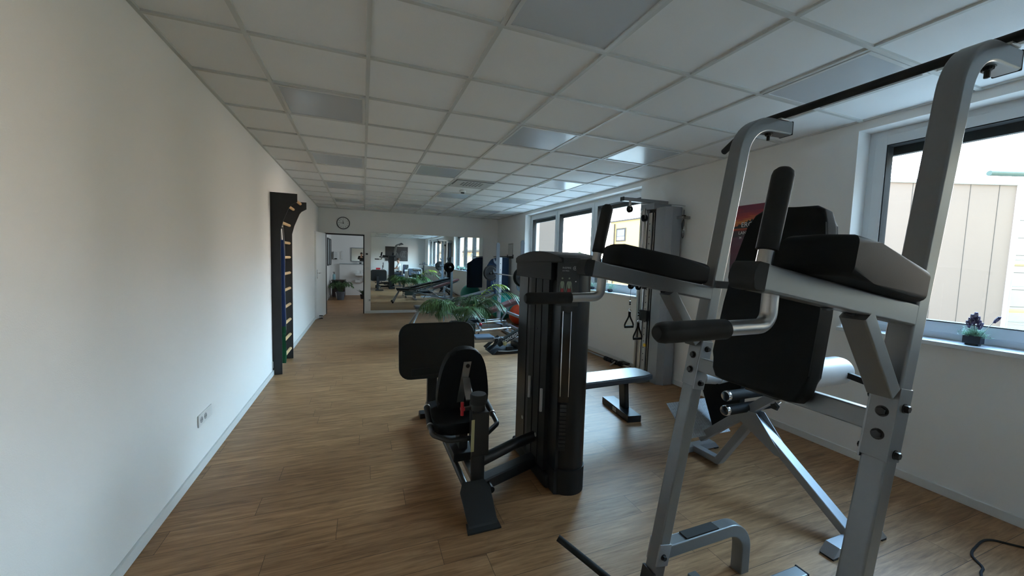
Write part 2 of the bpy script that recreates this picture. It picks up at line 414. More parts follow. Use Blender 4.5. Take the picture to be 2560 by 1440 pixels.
# ---------------------------------------------------------------- yard and facades across it
m_panel = bpy.data.materials.new('cream_facade_panel'); m_panel.use_nodes = True
b_ = m_panel.node_tree.nodes['Principled BSDF']; b_.inputs['Base Color'].default_value = (.245, .18, .145, 1); b_.inputs['Roughness'].default_value = .5
m_seam = mat('panel_seam', (.09, .075, .065), .8)
m_trimgreen = mat('roof_edge_trim', (.50, .56, .50), .5)
m_yel = noisy(mat('yellow_render', (.80, .50, .17), .8), 1.5, .03)
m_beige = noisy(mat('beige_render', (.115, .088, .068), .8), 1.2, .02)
m_asph = noisy(mat('yard_paving', (.45, .41, .35), .9), 2, .1)
S('yard_ground', MB().box((4.1, -30, -3.2), (60, 70, -3.0)), m_asph, smooth=0)
f = thing('panel_building', 'cream warehouse clad in tall metal panels seen through the near window', 'building', (14.2, 6.56, -3))
A0 = V((14.2, 6.56, 0)); B0 = V((17.6, 5.17, 0)); dd = (B0-A0).normalized(); nn = V((-dd.y, dd.x, 0)); nn = nn if nn.x > 0 else -nn
A1 = A0-dd*1.5; Lh = (B0-A1).length+.05
MB().prism([(0, -3), (Lh, -3), (Lh, 4.12), (0, 4.12)], A1, dd, (0, 0, 1), nn*4).build('cladding', m_panel, f, smooth=0)
sm = MB(); t = .55
while t < Lh:
    sm.prism([(t, -3), (t+.018, -3), (t+.018, 4.1), (t, 4.1)], A1-nn*.004, dd, (0, 0, 1), nn*.01); t += .82
sm.build('panel_joint', m_seam, f, smooth=0)
MB().prism([(-.1, 4.10), (Lh+.12, 4.10), (Lh+.12, 4.20), (-.1, 4.20)], A1-nn*.06, dd, (0, 0, 1), nn*4.12).build('roof_edge', m_trimgreen, f, smooth=0)
MB().prism([(0, -3), (.10, -3), (.10, 4.11), (0, 4.11)], B0-nn*.03-dd*.02, dd, (0, 0, 1), nn*.1).build('corner_trim', m_white, f, smooth=0)
f2 = thing('block_building', 'pale block building standing behind the scaffold at the right edge', 'building', (20, 3, -3))
C0 = B0+dd*.3+nn*2.2
MB().prism([(0, -3), (9, -3), (9, 3.9), (0, 3.9)], C0, dd, (0, 0, 1), nn*6).build('wall', mat('pale_block', (.42, .37, .31), .8), f2, smooth=0)
sm = MB()
for k in range(11): sm.prism([(0, -2.6+k*.6), (9, -2.6+k*.6), (9, -2.585+k*.6), (0, -2.585+k*.6)], C0-nn*.004, dd, (0, 0, 1), nn*.01)
sm.build('course_joint', m_seam, f2, smooth=0)
tb_ = thing('apartment_block', 'tall cream apartment block with balcony bands across the yard, seen in the mirror', 'building', (14, -40, -3))
MB().box((14, -70, -3), (22, .3, 8.5)).build('wall', mat('cream_render', (.50, .44, .33), .8), tb_, smooth=0)  # near end runs on out of view, placed to hold back sky light
for z in (-.3, 2.5, 5.3, 8.3): MB().box((13.2, -70, z), (14, .2, z+.22)).build('balcony_slab', m_seam, tb_, smooth=0)
for k in range(9): MB().box((13.95, -68+k*6, -.1), (14.02, -66+k*6, 7.2)).build('window_strip', mat('block_window', (.10, .12, .14), .2), tb_, smooth=0)
# scaffold in front of it
s0 = V((17.9, 5.17, 0))
sc_ = thing('scaffold', 'steel scaffold standing at the corner of the cream warehouse', 'scaffold', (s0.x, s0.y, -3))
m_scaf = mat('galvanised_tube', (.42, .42, .40), .45, .5)
for a in (0, 2.4):
    for b in (0, .7):
        MB().cyl(s0+dd*a+nn*b+V((0, 0, -3)), s0+dd*a+nn*b+V((0, 0, 3.3)), .026, 10).build('standard', m_scaf, sc_)
for z in (-1, 0.05, 1.2, 2.0, 3.25):
    MB().cyl(s0+V((0, 0, z)), s0+dd*2.4+V((0, 0, z)), .022, 8).cyl(s0+nn*.7+V((0, 0, z)), s0+dd*2.4+nn*.7+V((0, 0, z)), .022, 8).build('ledger', m_scaf, sc_)
for z in (-1, .35, 1.75):
    MB().prism([(0, 0), (2.4, 0), (2.4, .05), (0, .05)], s0+V((0, 0, z+.05)), dd, (0, 0, 1), nn*.7).build('deck_board', mat('scaffold_board', (.5, .36, .15), .8), sc_, smooth=0)
# awning roll on the warehouse roof edge
aw = MB().cyl(V((15.6, 5.1, 4.22)), V((18.4, 4.0, 4.22)), .07, 12)
rebase(tag(aw.build('roof_pipe', mat('dark_green_pipe', (.06, .10, .08), .4)), 'dark green pipe lying along the warehouse roof edge', 'pipe'), (15.6, 5.1, 4.15))
# yellow house
y = thing('yellow_house', 'yellow rendered house with one small window beyond the far windows', 'building', (24, 30, -3))
YX = 22.0
k_ = YX/12
MB().box((YX, 22, -3), (YX+8, 16.85*k_, 1.52+(3.62-1.52)*k_)).build('wall', m_yel, y, smooth=0)
MB().box((YX-.1, 21.9, 1.52+2.10*k_), (YX+8.1, 16.85*k_+.1, 1.52+2.10*k_+.12)).build('roof_edge', m_seam, y, smooth=0)
wf = MB().box((YX-.03, 15.57*k_, 1.52+1.10*k_), (YX+.03, 16.33*k_, 1.52+1.76*k_)).build('window', m_dark, y, smooth=0)
MB().box((YX-.05, 15.66*k_, 1.52+1.36*k_), (YX-.02, 16.24*k_, 1.52+1.68*k_)).build('pane', mat('far_pane', (.22, .24, .27), .2), wf, smooth=0)
MB().box((YX-.05, 15.66*k_, 1.52+1.17*k_), (YX-.02, 16.24*k_, 1.52+1.34*k_)).build('sill_panel', mat('far_sill', (.45, .5, .6), .4), wf, smooth=0)
MB().cyl((YX-.08, 16.45*k_, -3), (YX-.08, 16.45*k_, 1.52+2.0*k_), .06, 8).build('downpipe', m_beige, y)
# beige house closing the view in the far pane
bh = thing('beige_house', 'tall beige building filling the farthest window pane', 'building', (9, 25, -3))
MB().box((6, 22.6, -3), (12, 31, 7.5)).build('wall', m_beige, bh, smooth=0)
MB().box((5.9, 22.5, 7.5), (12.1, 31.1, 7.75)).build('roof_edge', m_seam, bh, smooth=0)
# low houses and trees on the horizon
hs = thing('distant_roofs', 'low distant house roof with a chimney above the sill line', 'building', (45, 70, -3))
MB().prism([(0, 0), (12, 0), (12, 4.0), (6, 5.6), (0, 4.0)], (40, 66, -3), (.5, .87, 0), (0, 0, 1), (6, -3.4, 0)).build('wall', m_beige, hs, smooth=0)
MB().box((43.5, 70, 2), (44.1, 70.6, 3.4)).build('chimney', m_seam, hs, smooth=0)
random.seed(5)
m_leafo = noisy(mat('tree_leaves_outside', (.10, .13, .04), .7), 4, .3)
m_bark = mat('bark', (.09, .065, .045), .9)
def tree(x, y, h, r, lab):
    t = thing('tree', lab, 'tree', (x, y, -3))
    MB().tube([(x, y, -3), (x+.1, y, -3+h*.5), (x, y+.1, -3+h*.9)], .12, 8).build('trunk', m_bark, t)
    c = MB()
    for k in range(900):
        d_ = V((random.gauss(0, 1), random.gauss(0, 1), random.gauss(0, 1))).normalized()*r*(random.random()**.4)
        p = V((x, y, -3+h*.78))+V((d_.x, d_.y, d_.z*1.15)); s_ = .09+random.random()*.1
        a = V((random.random()-.5, random.random()-.5, random.random()-.5)).normalized()*s_; b2 = a.orthogonal().normalized()*s_*.6
        vs = [c.b.verts.new(p+q) for q in (a, b2, -a, -b2)]; c.b.faces.new(vs)
    c.build('foliage', m_leafo, t, smooth=0)
tree(30, 49.5, 6.8, .65, 'small bushy tree standing above the far roofs outside')
tree(27, 47, 5.5, 1.0, 'low rounded bush left of the small tree outside')

# ---------------------------------------------------------------- ceiling fittings
m_lamp = noisy(mat('lamp_diffuser', (.58, .62, .66), .22, 0, **{'Specular IOR Level': .8}), 4, .02)
m_lampfr = mat('lamp_frame', (.66, .67, .66), .4)
lamps = []
for (i, row) in ((3, -2), (6, -2), (1, 1), (4, 1), (6, 1), (1, 4), (3, 4), (6, 4), (1, 7), (4, 7), (6, 7), (1, 10), (3, 10), (6, 10), (3, -5), (6, -5), (1, -5), (1, -8), (3, -8), (6, -8)):
    lamps.append((-.598+.625*(i-1), 2.542+.625*row))
def make_lamp():
    t = thing('ceiling_light', 'x', 'ceiling light', (0, 0, ZC), 'square recessed ceiling lights')
    a, b = .014, .611
    fr = MB()
    for lo, hi in (((a, a), (b, a+.022)), ((a, b-.022), (b, b)), ((a, a+.02), (a+.022, b-.02)), ((b-.022, a+.02), (b, b-.02))):
        fr.box((lo[0], lo[1], ZC-.004), (hi[0], hi[1], ZC+.011), .0015)
    fr.build('frame', m_lampfr, t)
    MB().box((a+.02, a+.02, ZC+.002), (b-.02, b-.02, ZC+.011)).build('diffuser', m_lamp, t, smooth=0)
    return t
lamp_proto = make_lamp()
rown = {-8: 'at the rear wall', -5: 'behind the camera', -2: 'nearest the camera', 1: 'in the second row of lights', 4: 'in the third row of lights', 7: 'in the fourth row of lights', 10: 'in the farthest row of lights'}
for k, (x, yy) in enumerate(lamps):
    o = lamp_proto if k == 0 else copy_tree(lamp_proto)
    o.location = (x, yy, ZC); r_ = round((yy-2.542)/.625); c_ = 'left wall side' if x < 0 else ('window side' if x > 2 else 'middle of the ceiling')
    o['label'] = 'unlit square ceiling light panel ' + rown[r_] + ', ' + c_
# air outlet with smoke detector
t = thing('air_vent', 'square white perforated air outlet panel in the ceiling', 'vent', (1.6, 5.98, ZC))
x0, y0 = 1.277, 5.667
MB().box((x0+.014, y0+.014, ZC-.006), (x0+.611, y0+.611, ZC+.011), .002).build('panel', mat('vent_panel', (.52, .53, .52), .6), t)
sl = MB()
for i in range(9):
    for j in range(7):
        if (i-4)**2+(j-3)**2 < 15: sl.box((x0+.10+i*.05, y0+.12+j*.05, ZC-.008), (x0+.125+i*.05, y0+.135+j*.05, ZC-.004), rot=Matrix.Rotation(.6*(1 if i < 5 else -1), 3, 'Z'))
sl.build('slot', m_black, t, smooth=0)
MB().box((x0+.02, y0+.018, ZC-.009), (x0+.606, y0+.034, ZC-.004)).box((x0+.02, y0+.03, ZC-.009), (x0+.034, y0+.4, ZC-.004)).build('painted_gap_shade', m_black, t, smooth=0)  # raised black strips paint in the shade along two panel edges
t = thing('smoke_detector', 'round white smoke detector on the ceiling beyond the air outlet', 'smoke detector', (1.608, 6.60, ZC))
MB().lathe([(.055, 0), (.055, -.018), (.045, -.03), (0, -.032)], (1.608, 6.60, ZC)).build('base', m_white, t)
MB().lathe([(.032, -.028), (.030, -.046), (0, -.05)], (1.608, 6.60, ZC)).build('sensor', m_dark, t)

# ---------------------------------------------------------------- things on the walls
# clock, a quarter to twelve
t = thing('wall_clock', 'round white wall clock with black numerals above the door', 'clock', (-.478, YB, 2.345))
MB().lathe([(.150, 0), (.158, .02), (.156, .036), (.140, .036), (.136, .026), (0, .026)], (-.478, YB-.001, 2.345), (0, -1, 0), 40).build('case', mat('clock_case', (.10, .10, .105), .4, .5), t)
MB().lathe([(.137, .0), (.137, .002), (0, .002)], (-.478, YB-.026, 2.345), (0, -1, 0), 40).build('dial', m_white, t)
for h in range(1, 13):
    a = h*PI/6; text_mesh(str(h), .04, 'numeral', m_black, t, (-.478+.108*math.sin(a), YB-.0285, 2.331+.108*math.cos(a)), (1, 0, 0), (0, 0, 1), .001, 'CENTER')
for nm, a, ln, w in (('hour_hand', math.radians(-7.5), .07, .007), ('minute_hand', math.radians(-90), .105, .005)):
    ux = V((math.sin(a), 0, math.cos(a))); vx = V((math.cos(a), 0, -math.sin(a)))
    MB().prism([(-.02, -w), (ln, -w*.6), (ln, w*.6), (-.02, w)], V((-.478, YB-.031, 2.345)), ux, vx, (0, -.002, 0)).build(nm, m_black, t, smooth=0)

# two mirror sheets side by side, the second one turned a trifle
mz0, mz1 = .078, 2.142
def mirror(x0, x1, ang, lab):
    t = thing('wall_mirror', lab, 'mirror', (x0, YB, mz0), 'wall mirrors on the back wall')
    ux = V((math.cos(ang), -math.sin(ang), 0)); o = V((x0, YB-.012, mz0))
    MB().prism([(0, 0), (x1-x0, 0), (x1-x0, mz1-mz0), (0, mz1-mz0)], o, ux, (0, 0, 1), V((0, .005, 0))).build('glass', m_mirror, t, smooth=0)
    MB().prism([(0, 0), (x1-x0, 0), (x1-x0, mz1-mz0), (0, mz1-mz0)], o+V((0, .0055, 0)), ux, (0, 0, 1), V((0, .005, 0))).build('backing', m_dark, t, smooth=0)
mirror(.185, 1.775, 0, 'large wall mirror next to the door')
mirror(1.781, 3.262, .0065, 'right-hand wall mirror behind the barbell rack')

# thermostat, switch, sockets
t = thing('thermostat', 'small white wall thermostat with black display beside the door', 'thermostat', (.088, YB, 1.575))
MB().box((.048, YB-.02, 1.535), (.128, YB, 1.615), .004).build('case', m_white, t)
MB().box((.062, YB-.022, 1.555), (.114, YB-.019, 1.595)).build('display', m_black, t, smooth=0)
t = thing('light_switch', 'white double light switch on the strip between door and mirror', 'light switch', (.11, YB, 1.19))
MB().box((.07, YB-.008, 1.15), (.15, YB, 1.23), .003).build('frame', m_white, t)
for a in (.078, .111): MB().box((a, YB-.013, 1.158), (a+.031, YB-.007, 1.222), .002).build('rocker', m_white, t)
def socket(o, ux, n, lab, count):
    """o: lower left corner on the wall, ux along the wall, n out of it"""
    o = V(o); ux = V(ux); n = V(n); t = thing('wall_socket', lab, 'wall socket', o)
    w = .081*count if count > 1 else .081
    MB().prism([(0, 0), (w, 0), (w, .081), (0, .081)], o, ux, (0, 0, 1), n*.009, .003).build('plate', m_white, t)
    for i in range(min(count, 2)):
        c = o+ux*(.0405+.071*i+.004)+V((0, 0, .0405))+n*.0085
        MB().lathe([(.0215, .0), (.0215, .002), (.019, .002), (.019, .0006), (0, .0006)], c, n, 24).build('outlet', mat('socket_well', (.42, .43, .44), .5), t)
        MB().cyl(c+ux*.0095, c+ux*.0095+n*.002, .0028, 8).cyl(c-ux*.0095, c-ux*.0095+n*.002, .0028, 8).build('pin_hole', m_black, t)
socket((XL, 3.130, .312), (0, 1, 0), (1, 0, 0), 'triple white wall socket low on the left wall', 3)
socket((.115, YB, .315), (1, 0, 0), (0, -1, 0), 'single white wall socket at the foot of the mirror', 1)
socket((XL, 5.42, .09), (0, 1, 0), (1, 0, 0), 'small white socket beside the foot of the wall bars', 1)

# framed notice on the right wall near the corner
t = thing('notice_frame', 'narrow framed notice on the wall behind the barbell rack', 'notice', (XR, 9.66, 1.60))
MB().box((XR-.012, 9.50, 1.60), (XR, 9.83, 1.975), .003).build('frame', m_steel, t)
MB().box((XR-.014, 9.52, 1.62), (XR-.011, 9.81, 1.935)).build('sheet', mat('notice_paper', (.6, .6, .58), .7), t, smooth=0)

# poster on the right wall
t = thing('poster', 'sunset lake poster with white lettering on the window wall', 'poster', (XR-.003, 2.68, 1.24))
PY0, PY1, PZ0, PZ1 = 2.47, 3.012, 1.24, 2.163
mp_ = bpy.data.materials.new('poster_print'); mp_.use_nodes = True
def _poster():
    m = mp_; b = m.node_tree.nodes['Principled BSDF']; b.inputs['Roughness'].default_value = .35
    tc = N(m, 'ShaderNodeTexCoord'); sx = N(m, 'ShaderNodeSeparateXYZ'); L(m, tc.outputs['Object'], sx.inputs[0])
    n = N(m, 'ShaderNodeTexNoise'); n.inputs['Scale'].default_value = 5; mp = N(m, 'ShaderNodeMapping'); mp.inputs['Scale'].default_value = (1, 1, 6); L(m, tc.outputs['Object'], mp.inputs[0]); L(m, mp.outputs[0], n.inputs['Vector'])
    a = N(m, 'ShaderNodeMath', operation='MULTIPLY_ADD'); L(m, n.outputs[0], a.inputs[0]); a.inputs[1].default_value = .16; L(m, sx.outputs[2], a.inputs[2])
    r = N(m, 'ShaderNodeMapRange'); L(m, a.outputs[0], r.inputs[0]); r.inputs[1].default_value = 0.0; r.inputs[2].default_value = .96
    cr = N(m, 'ShaderNodeValToRGB'); L(m, r.outputs[0], cr.inputs[0]); e = cr.color_ramp.elements
    e[0].position = 0; e[0].color = (.012, .008, .014, 1); e[1].position = 1; e[1].color = (.16, .02, .05, 1)
    for p, c in ((.35, (.035, .014, .03)), (.55, (.10, .015, .04)), (.70, (.10, .035, .06)), (.715, (.02, .02, .025)), (.76, (.05, .02, .03)), (.80, (.40, .05, .02)), (.86, (.62, .20, .04)), (.91, (.38, .035, .03))):
        x = e.new(p); x.color = (*c, 1)
    L(m, cr.outputs[0], b.inputs['Base Color'])
_poster()
MB().box((XR-.006, PY0, PZ0), (XR-.0005, PY1, PZ1)).build('sheet', mp_, t, smooth=0)
hl = [(0, 0), (.65, 0), (.65, .11)]; random.seed(3)
ridge = [(0, 0), (.65, 0), (.65, .14), (.60, .15), (.56, .13), (.53, .15), (.50, .12), (.46, .10), (.43, .125), (.41, .115), (.385, .19), (.36, .12), (.335, .15), (.315, .11), (.29, .135), (.27, .10), (.25, .115), (.23, .07), (.20, .10), (.185, .06), (.16, .075), (.14, .04), (.10, .035), (.05, .015), (0, .01)]
MB().prism([(max(0, (a-.06)*.8), b*.62) for a, b in ridge], (XR-.0062, PY1, 1.925), (0, -1, 0), (0, 0, 1), (-.0012, 0, 0)).build('treeline', m_black, t, smooth=0)
m_ink = mat('white_ink', (.72, .72, .70), .5)
text_mesh('ERGO', .070, 'lettering', m_ink, t, (XR-.0076, PY1-.105, 1.938), (0, -1, 0), (0, 0, 1), .001)
text_mesh('LAN', .046, 'lettering', m_ink, t, (XR-.0066, PY1-.080, 1.863), (0, -1, 0), (0, 0, 1), .001)
text_mesh('M', .034, 'lettering', m_ink, t, (XR-.0066, PY1-.092, 1.815), (0, -1, 0), (0, 0, 1), .001)
# ---------------------------------------------------------------- dip and chin-up tower (nearest the camera)
KL = .185
U = V((KL, 0, 1)).normalized(); A_ = V((-1, 0, .16)).normalized()
YN, YFR, YM = .598, 1.265, .9315
def xc(z): return 1.165+KL*z+.0305
t = thing('dip_tower', 'silver dip and chin-up tower standing nearest the camera', 'exercise machine', (1.3, YM, 0))
def upr(y, z0, z1, w=.06): return [(xc(z0), y, z0), (xc(z1), y, z1)]
for y, sg in ((YN, -1), (YFR, 1)):
    MB().bar([(xc(0.05), y, 0.05), (xc(1.02), y, 1.02)], .06, .06, .007, up=(1, 0, 0)).build('lower_post', m_silver, t)
    p = fillet([(xc(1.02), y, 1.02), (xc(2.10)+.005, y, 2.165), (1.862, y, 2.172)], .20, 10)
    up_ = MB().bar(p, .06, .06, .007, up=(1, 0, 0)).build('upper_post', m_silver, t)
    MB().box((1.858, y-.0305, 2.141), (1.868, y+.0305, 2.203), .003).build('end_cap', m_blackmat, up_)
    # splice plates and bolts
    q = Matrix.Rotation(math.atan(KL), 3, 'Y')
    MB().box((xc(1.09)-.0325, y-.0318, .985), (xc(1.09)+.0325, y+.0318, 1.195), .003, rot=q).build('splice_sleeve', m_silver, t)
    for z in (1.125, 1.06): MB().hexbolt((xc(z)-.033, y, z), (-1, 0, KL), .0125, .01).build('bolt', m_bolt, t)
    for z in (1.14, 1.01): MB().hexbolt((xc(z), y+sg*.032, z), (0, sg, 0), .011, .012).build('bolt', m_bolt, t)
    pl = MB().box((xc(1.08)-.031, y-sg*.034-.003, .975), (xc(1.08)+.031, y-sg*.034+.003, 1.19), .002, rot=q).build('bracket_plate', m_silver2, t)
    for z in (1.155, 1.005): MB().hexbolt((xc(z), y-sg*.037, z), (0, -sg, 0), .0105, .014).build('bolt', m_bolt, pl)
    # elbow arm
    zc = lambda x: 1.490-.16*(x-.869)
    arm = MB().bar([(.812, y, zc(.812)), (1.425, y, zc(1.425))], .06, .06, .006, up=(0, 0, 1)).build('arm_beam', m_silver, t)
    MB().prism([(0, -.031), (.028, -.031)]+[(.028+.014*math.cos(a), .031*math.sin(a)) for a in [-PI/2+PI*i/10 for i in range(1, 10)]]+[(.028, .031), (0, .031)], (.814, y-.031, zc(.814)), A_, (.16, 0, .987), (0, .062, 0), .003).build('arm_cap', m_blackmat, arm)
    MB().bar([(1.205, y, zc(1.2)-.03), (1.365, y, 1.185)], .06, .045, .005, up=(1, 0, 0)).build('arm_gusset', m_silver, t)
    for c_, a_ in (((1.08, y, zc(1.08)-.031), (0, 0, -1)), ((1.18, y, zc(1.18)-.031), (0, 0, -1)), ((xc(1.55)-.031, y, 1.51), (-1, 0, KL))): MB().hexbolt(c_, a_, .010, .007).build('bolt', m_bolt, arm)
    # vertical grip
    g0 = V((.835, y, 1.50)); gd = V((.205, 0, 1)).normalized()
    h = MB().tube([g0-gd*.02, g0+gd*.08], .0165, 18).build('grip_tube', m_steel, t)
    MB().lathe([(.0175, .06), (.0225, .062), (.0225, .232), (.020, .243), (.013, .250), (0, .252)], g0, gd, 24).build('foam_grip', m_foam, h)
    # dip handle
    p = fillet([(.872, y, 1.452), (.868, y, 1.387), (.60, y, 1.384)], .085, 10)
    p[0] = V((.872, y, 1.47))
    h = MB().tube(p, .0175, 18).build('dip_handle', m_steel, t)
    e = V((.545, y, 1.3835))
    MB().lathe([(0, 0), (.014, .002), (.0205, .01), (.0222, .02), (.0222, .188), (.0175, .19)], e, (1, 0, .004), 24).build('foam_grip', m_foam, h)
    # elbow pad
    s = sg
    poly = [(.93, -s*.032), (.925, s*.05), (.945, s*.118), (1.05, s*.105), (1.385, s*.06), (1.392, -s*.03), (1.2, -s*.034)]
    o = V((.93, y, zc(.93)+.0302))
    P_ = [((a-.93)/.987, b_) for a, b_ in poly]
    pad = MB().prism(P_, o, -A_, (0, 1, 0), V((.158, 0, .987))*.092, .022, 5)
    pad.build('elbow_pad', m_vinyl, t)
    # rear leg, bent down to the floor, with a step grip on top
    leg = MB().bar(fillet([(xc(.24)+.025, y, .240), (1.772, y, .245), (1.772, y, .0)], .12, 10), .06, .06, .007, up=(0, 0, 1)).build('rear_leg', m_silver, t)
    MB().box((1.38, y-.024, .2705), (1.58, y+.024, .2785), .002, rot=Matrix.Rotation(-.01, 3, 'Y')).build('step_grip', m_rubber, leg)
    MB().box((xc(.04)-.04, y-.036, 0), (xc(.04)+.045, y+.036, .06), .005).build('foot_cap', m_rubber, t)
    br = MB().box((xc(.25)-.032, y-.0325, .185), (xc(.25)+.034, y+.0325, .285), .003, rot=q).build('leg_bracket', m_silver2, t)
    MB().hexbolt((xc(.23), y-.0325, .23), (0, -1, 0), .011, .013).build('bolt', m_bolt, br)
    # push-up handle
    pb = MB().tube(fillet([(xc(.10)-.03, y+sg*.015, .098), (1.05, y+sg*.03, .098), (.862, y+sg*.245, .215)], .08, 8), .0155, 16).build('push_up_handle', m_foam, t)
    MB().box((xc(.12)-.042, y-.036, .055), (xc(.12)-.028, y+.036, .165), .002, rot=q).build('handle_plate', m_black, pb)
MB().bar([(xc(1.085), YN+.036, 1.085), (xc(1.085), YFR-.036, 1.085)], .06, .06, .005, up=U).build('cross_beam', m_silver, t)
MB().bar([(xc(1.44)-.002, YN+.03, 1.44), (xc(1.44)-.002, YFR-.03, 1.44)], .03, .03, .004, up=U).build('upper_cross_beam', m_silver, t)
MB().bar([(1.45, YN, .05), (1.45, YFR, .05)], .05, .05, .005).build('base_cross_beam', m_silver, t)
hh = MB().bar([(1.46, 1.105, .036), (1.985, 1.105, .036)], .06, .055, .006).build('base_rail', m_silver, t)
MB().box((1.982, 1.073, .0), (1.992, 1.137, .066), .003).build('end_cap', m_blackmat, hh)
# back pad
hw = [(.150, .006), (.170, .035), (.176, .10), (.172, .30), (.158, .47), (.135, .60), (.118, .648), (.095, .662)]
poly = [(-a, b) for a, b in hw[::-1]]; poly = [(a, b) for a, b in hw]+[(0, .664)]+[(-a, b) for a, b in hw[::-1]]+[(-.12, 0), (.12, 0)]
MB().prism(poly, V((1.285, YM, 1.085)), (0, 1, 0), U, V((1, 0, -KL)).normalized()*.068, .016, 4).build('back_pad', m_vinyl, t)
MB().box((xc(1.085)-.05, YM-.06, 1.06), (xc(1.085)-.02, YM+.06, 1.11)).build('pad_mount', m_black, t)
# chin-up bar
MB().tube(fillet([(1.83, -.12, 2.15), (1.80, .40, 2.222), (1.80, 1.40, 2.222), (1.865, 1.60, 2.155)], .1, 6), .0165, 18).build('chin_up_bar', m_foam, t)
for y in (YN, YFR):
    MB().box((1.775, y-.034, 2.198), (1.832, y+.034, 2.206), .002).build('bar_saddle', m_steel, t)
    k = MB().lathe([(.014, 0), (.014, -.012), (.007, -.014), (.007, -.034), (0, -.036)], (1.745, y, 2.142), (0, 0, 1), 6).hexbolt((1.745, y, 2.140), (0, 0, -1), .014, .012)
    k.build('bolt', m_bolt, t)

# ---------------------------------------------------------------- seated leg press with weight tower
t = thing('leg_press_machine', 'black seated leg press with footplate and tall weight tower', 'exercise machine', (.9, 2.6, 0))
# tower: front shroud, ribs, rear column, base, cap
cx, cy = 1.300, 2.205
def arcp(cx, cy, r, a0, a1, n): return [(cx+r*math.cos(math.radians(a0+(a1-a0)*i/n)), cy+r*math.sin(math.radians(a0+(a1-a0)*i/n))) for i in range(n+1)]
shr = [(1.165, 2.30), (1.165, 2.118)]+arcp(1.285, 2.19, .115, 215, 360, 16)+[(1.40, 2.31)]+arcp(1.385, 2.31, .015, 0, 90, 4)
MB().prism(shr, (0, 0, .13), (1, 0, 0), (0, 1, 0), (0, 0, 1.395), .003).build('shroud', m_blackgl, t)
sb = [(cx+(a-cx)*1.06, cy+(b-cy)*1.06) for a, b in shr]
MB().prism(sb, (0, 0, .0), (1, 0, 0), (0, 1, 0), (0, 0, .165), .008).build('shroud_foot', m_blackmat, t)
# smoked window with guide rods and plates
wx = 1.158; 
wn = MB().prism([(0, .62), (.068, .62), (.068, 1.20), (0, 1.20)], V((1.166, 2.1145, 0)), V((.93, -.37, 0)).normalized(), (0, 0, 1), V((-.002, -.005, 0)))
wn.build('stack_window', mat('smoked_panel', (.006, .006, .007), .08), t, smooth=0)
for k_, d_ in ((0, .008), (1, .060)):
    p = V((1.166, 2.105, 0))+V((.93, -.37, 0)).normalized()*d_
    MB().cyl(p+V((0, 0, .66)), p+V((0, 0, 1.21)), .0035, 10).build('guide_rod', m_chrome, t)
pr_ = MB(); dv_ = V((.93, -.37, 0)).normalized()
for k in range(12): pr_.prism([(.014, .30+.026*k), (.055, .30+.026*k), (.055, .32+.026*k), (.014, .32+.026*k)], V((1.1655, 2.112, 0)), dv_, (0, 0, 1), V((-.002, -.006, 0)))
pr_.build('weight_stack', m_dark, t, smooth=0)
# exercise placard
pc = MB().prism([(-.032, 1.245), (.105, 1.245), (.105, 1.515), (-.032, 1.515)], V((1.160, 2.108, 0)), V((.965, -.26, 0)).normalized(), (0, 0, 1), V((-.006, -.012, 0)), .002)
plc = pc.build('placard', mat('placard_grey', (.03, .032, .035), .45), t)
pu = V((.965, -.26, 0)).normalized(); pn = V((-.26, -.965, 0)).normalized(); po = V((1.160, 2.108, 0))+pn*.0135-pu*.024
m_lbl = mat('label_grey', (.45, .46, .47), .5)
text_mesh('INSPIRE', .0165, 'lettering', m_lbl, plc, po+pu*.02+V((0, 0, 1.478)), pu, (0, 0, 1), .0008)
text_mesh('LEG PRESS', .0095, 'lettering', m_lbl, plc, po+pu*.02+V((0, 0, 1.462)), pu, (0, 0, 1), .0008)
MB().lathe([(.0095, 0), (.0095, .001), (.0125, .001), (.0125, 0), (.0095, 0)], po+pu*.100+V((0, 0, 1.482)), pn, 24, False).build('emblem_ring', m_lbl, plc)
MB().prism([(-.006, -.001), (0, .006), (.006, .001), (0, -.004)], po+pu*.100+V((0, 0, 1.482)), pu, (0, 0, 1), pn*.001).build('emblem_mark', m_lbl, plc, smooth=0)
m_musc = mat('muscle_red', (.35, .03, .035), .5); m_body = mat('figure_green', (.22, .27, .20), .5)
for dx, wd in ((.022, .8), (.066, 1.0)):
    c = po+pu*dx+V((0, 0, 1.30)); f = MB()
    f.lathe([(.0055*1, 0), (.0055, .0008)], c+V((0, 0, .118)), pn, 14)
    f.prism([(-.011*wd, .100), (.011*wd, .100), (.0135*wd, .092), (.0075*wd, .055), (-.0075*wd, .055), (-.0135*wd, .092)], c, pu, (0, 0, 1), pn*.0008)
    for s in (-1, 1):
        f.prism([(s*.0125*wd, .096), (s*.016*wd, .088), (s*.0195*wd, .052), (s*.0215*wd, .034), (s*.0185*wd, .034), (s*.014*wd, .06)], c, pu, (0, 0, 1), pn*.0008)
        f.prism([(s*.003*wd, -.012), (s*.0075*wd, -.012), (s*.0085*wd, .014), (s*.0025*wd, .014)], c, pu, (0, 0, 1), pn*.0008)
    f.build('anatomy_figure', m_body, plc, smooth=0)
    f = MB()
    for s in (-1, 1): f.prism([(s*.001, .052), (s*.0095*wd, .056), (s*.0105*wd, .035), (s*.008*wd, .012), (s*.002, .012)], c, pu, (0, 0, 1), pn*.0012)
    f.build('muscle_marking', m_musc, plc, smooth=0)
MB().lathe([(.0045, 0), (.0045, .002), (0, .0026)], po+pu*.108+V((0, 0, 1.40)), pn, 12).lathe([(.0045, 0), (.0045, .002), (0, .0026)], po+pu*.108+V((0, 0, 1.275)), pn, 12).build('rivet', m_chrome, plc)
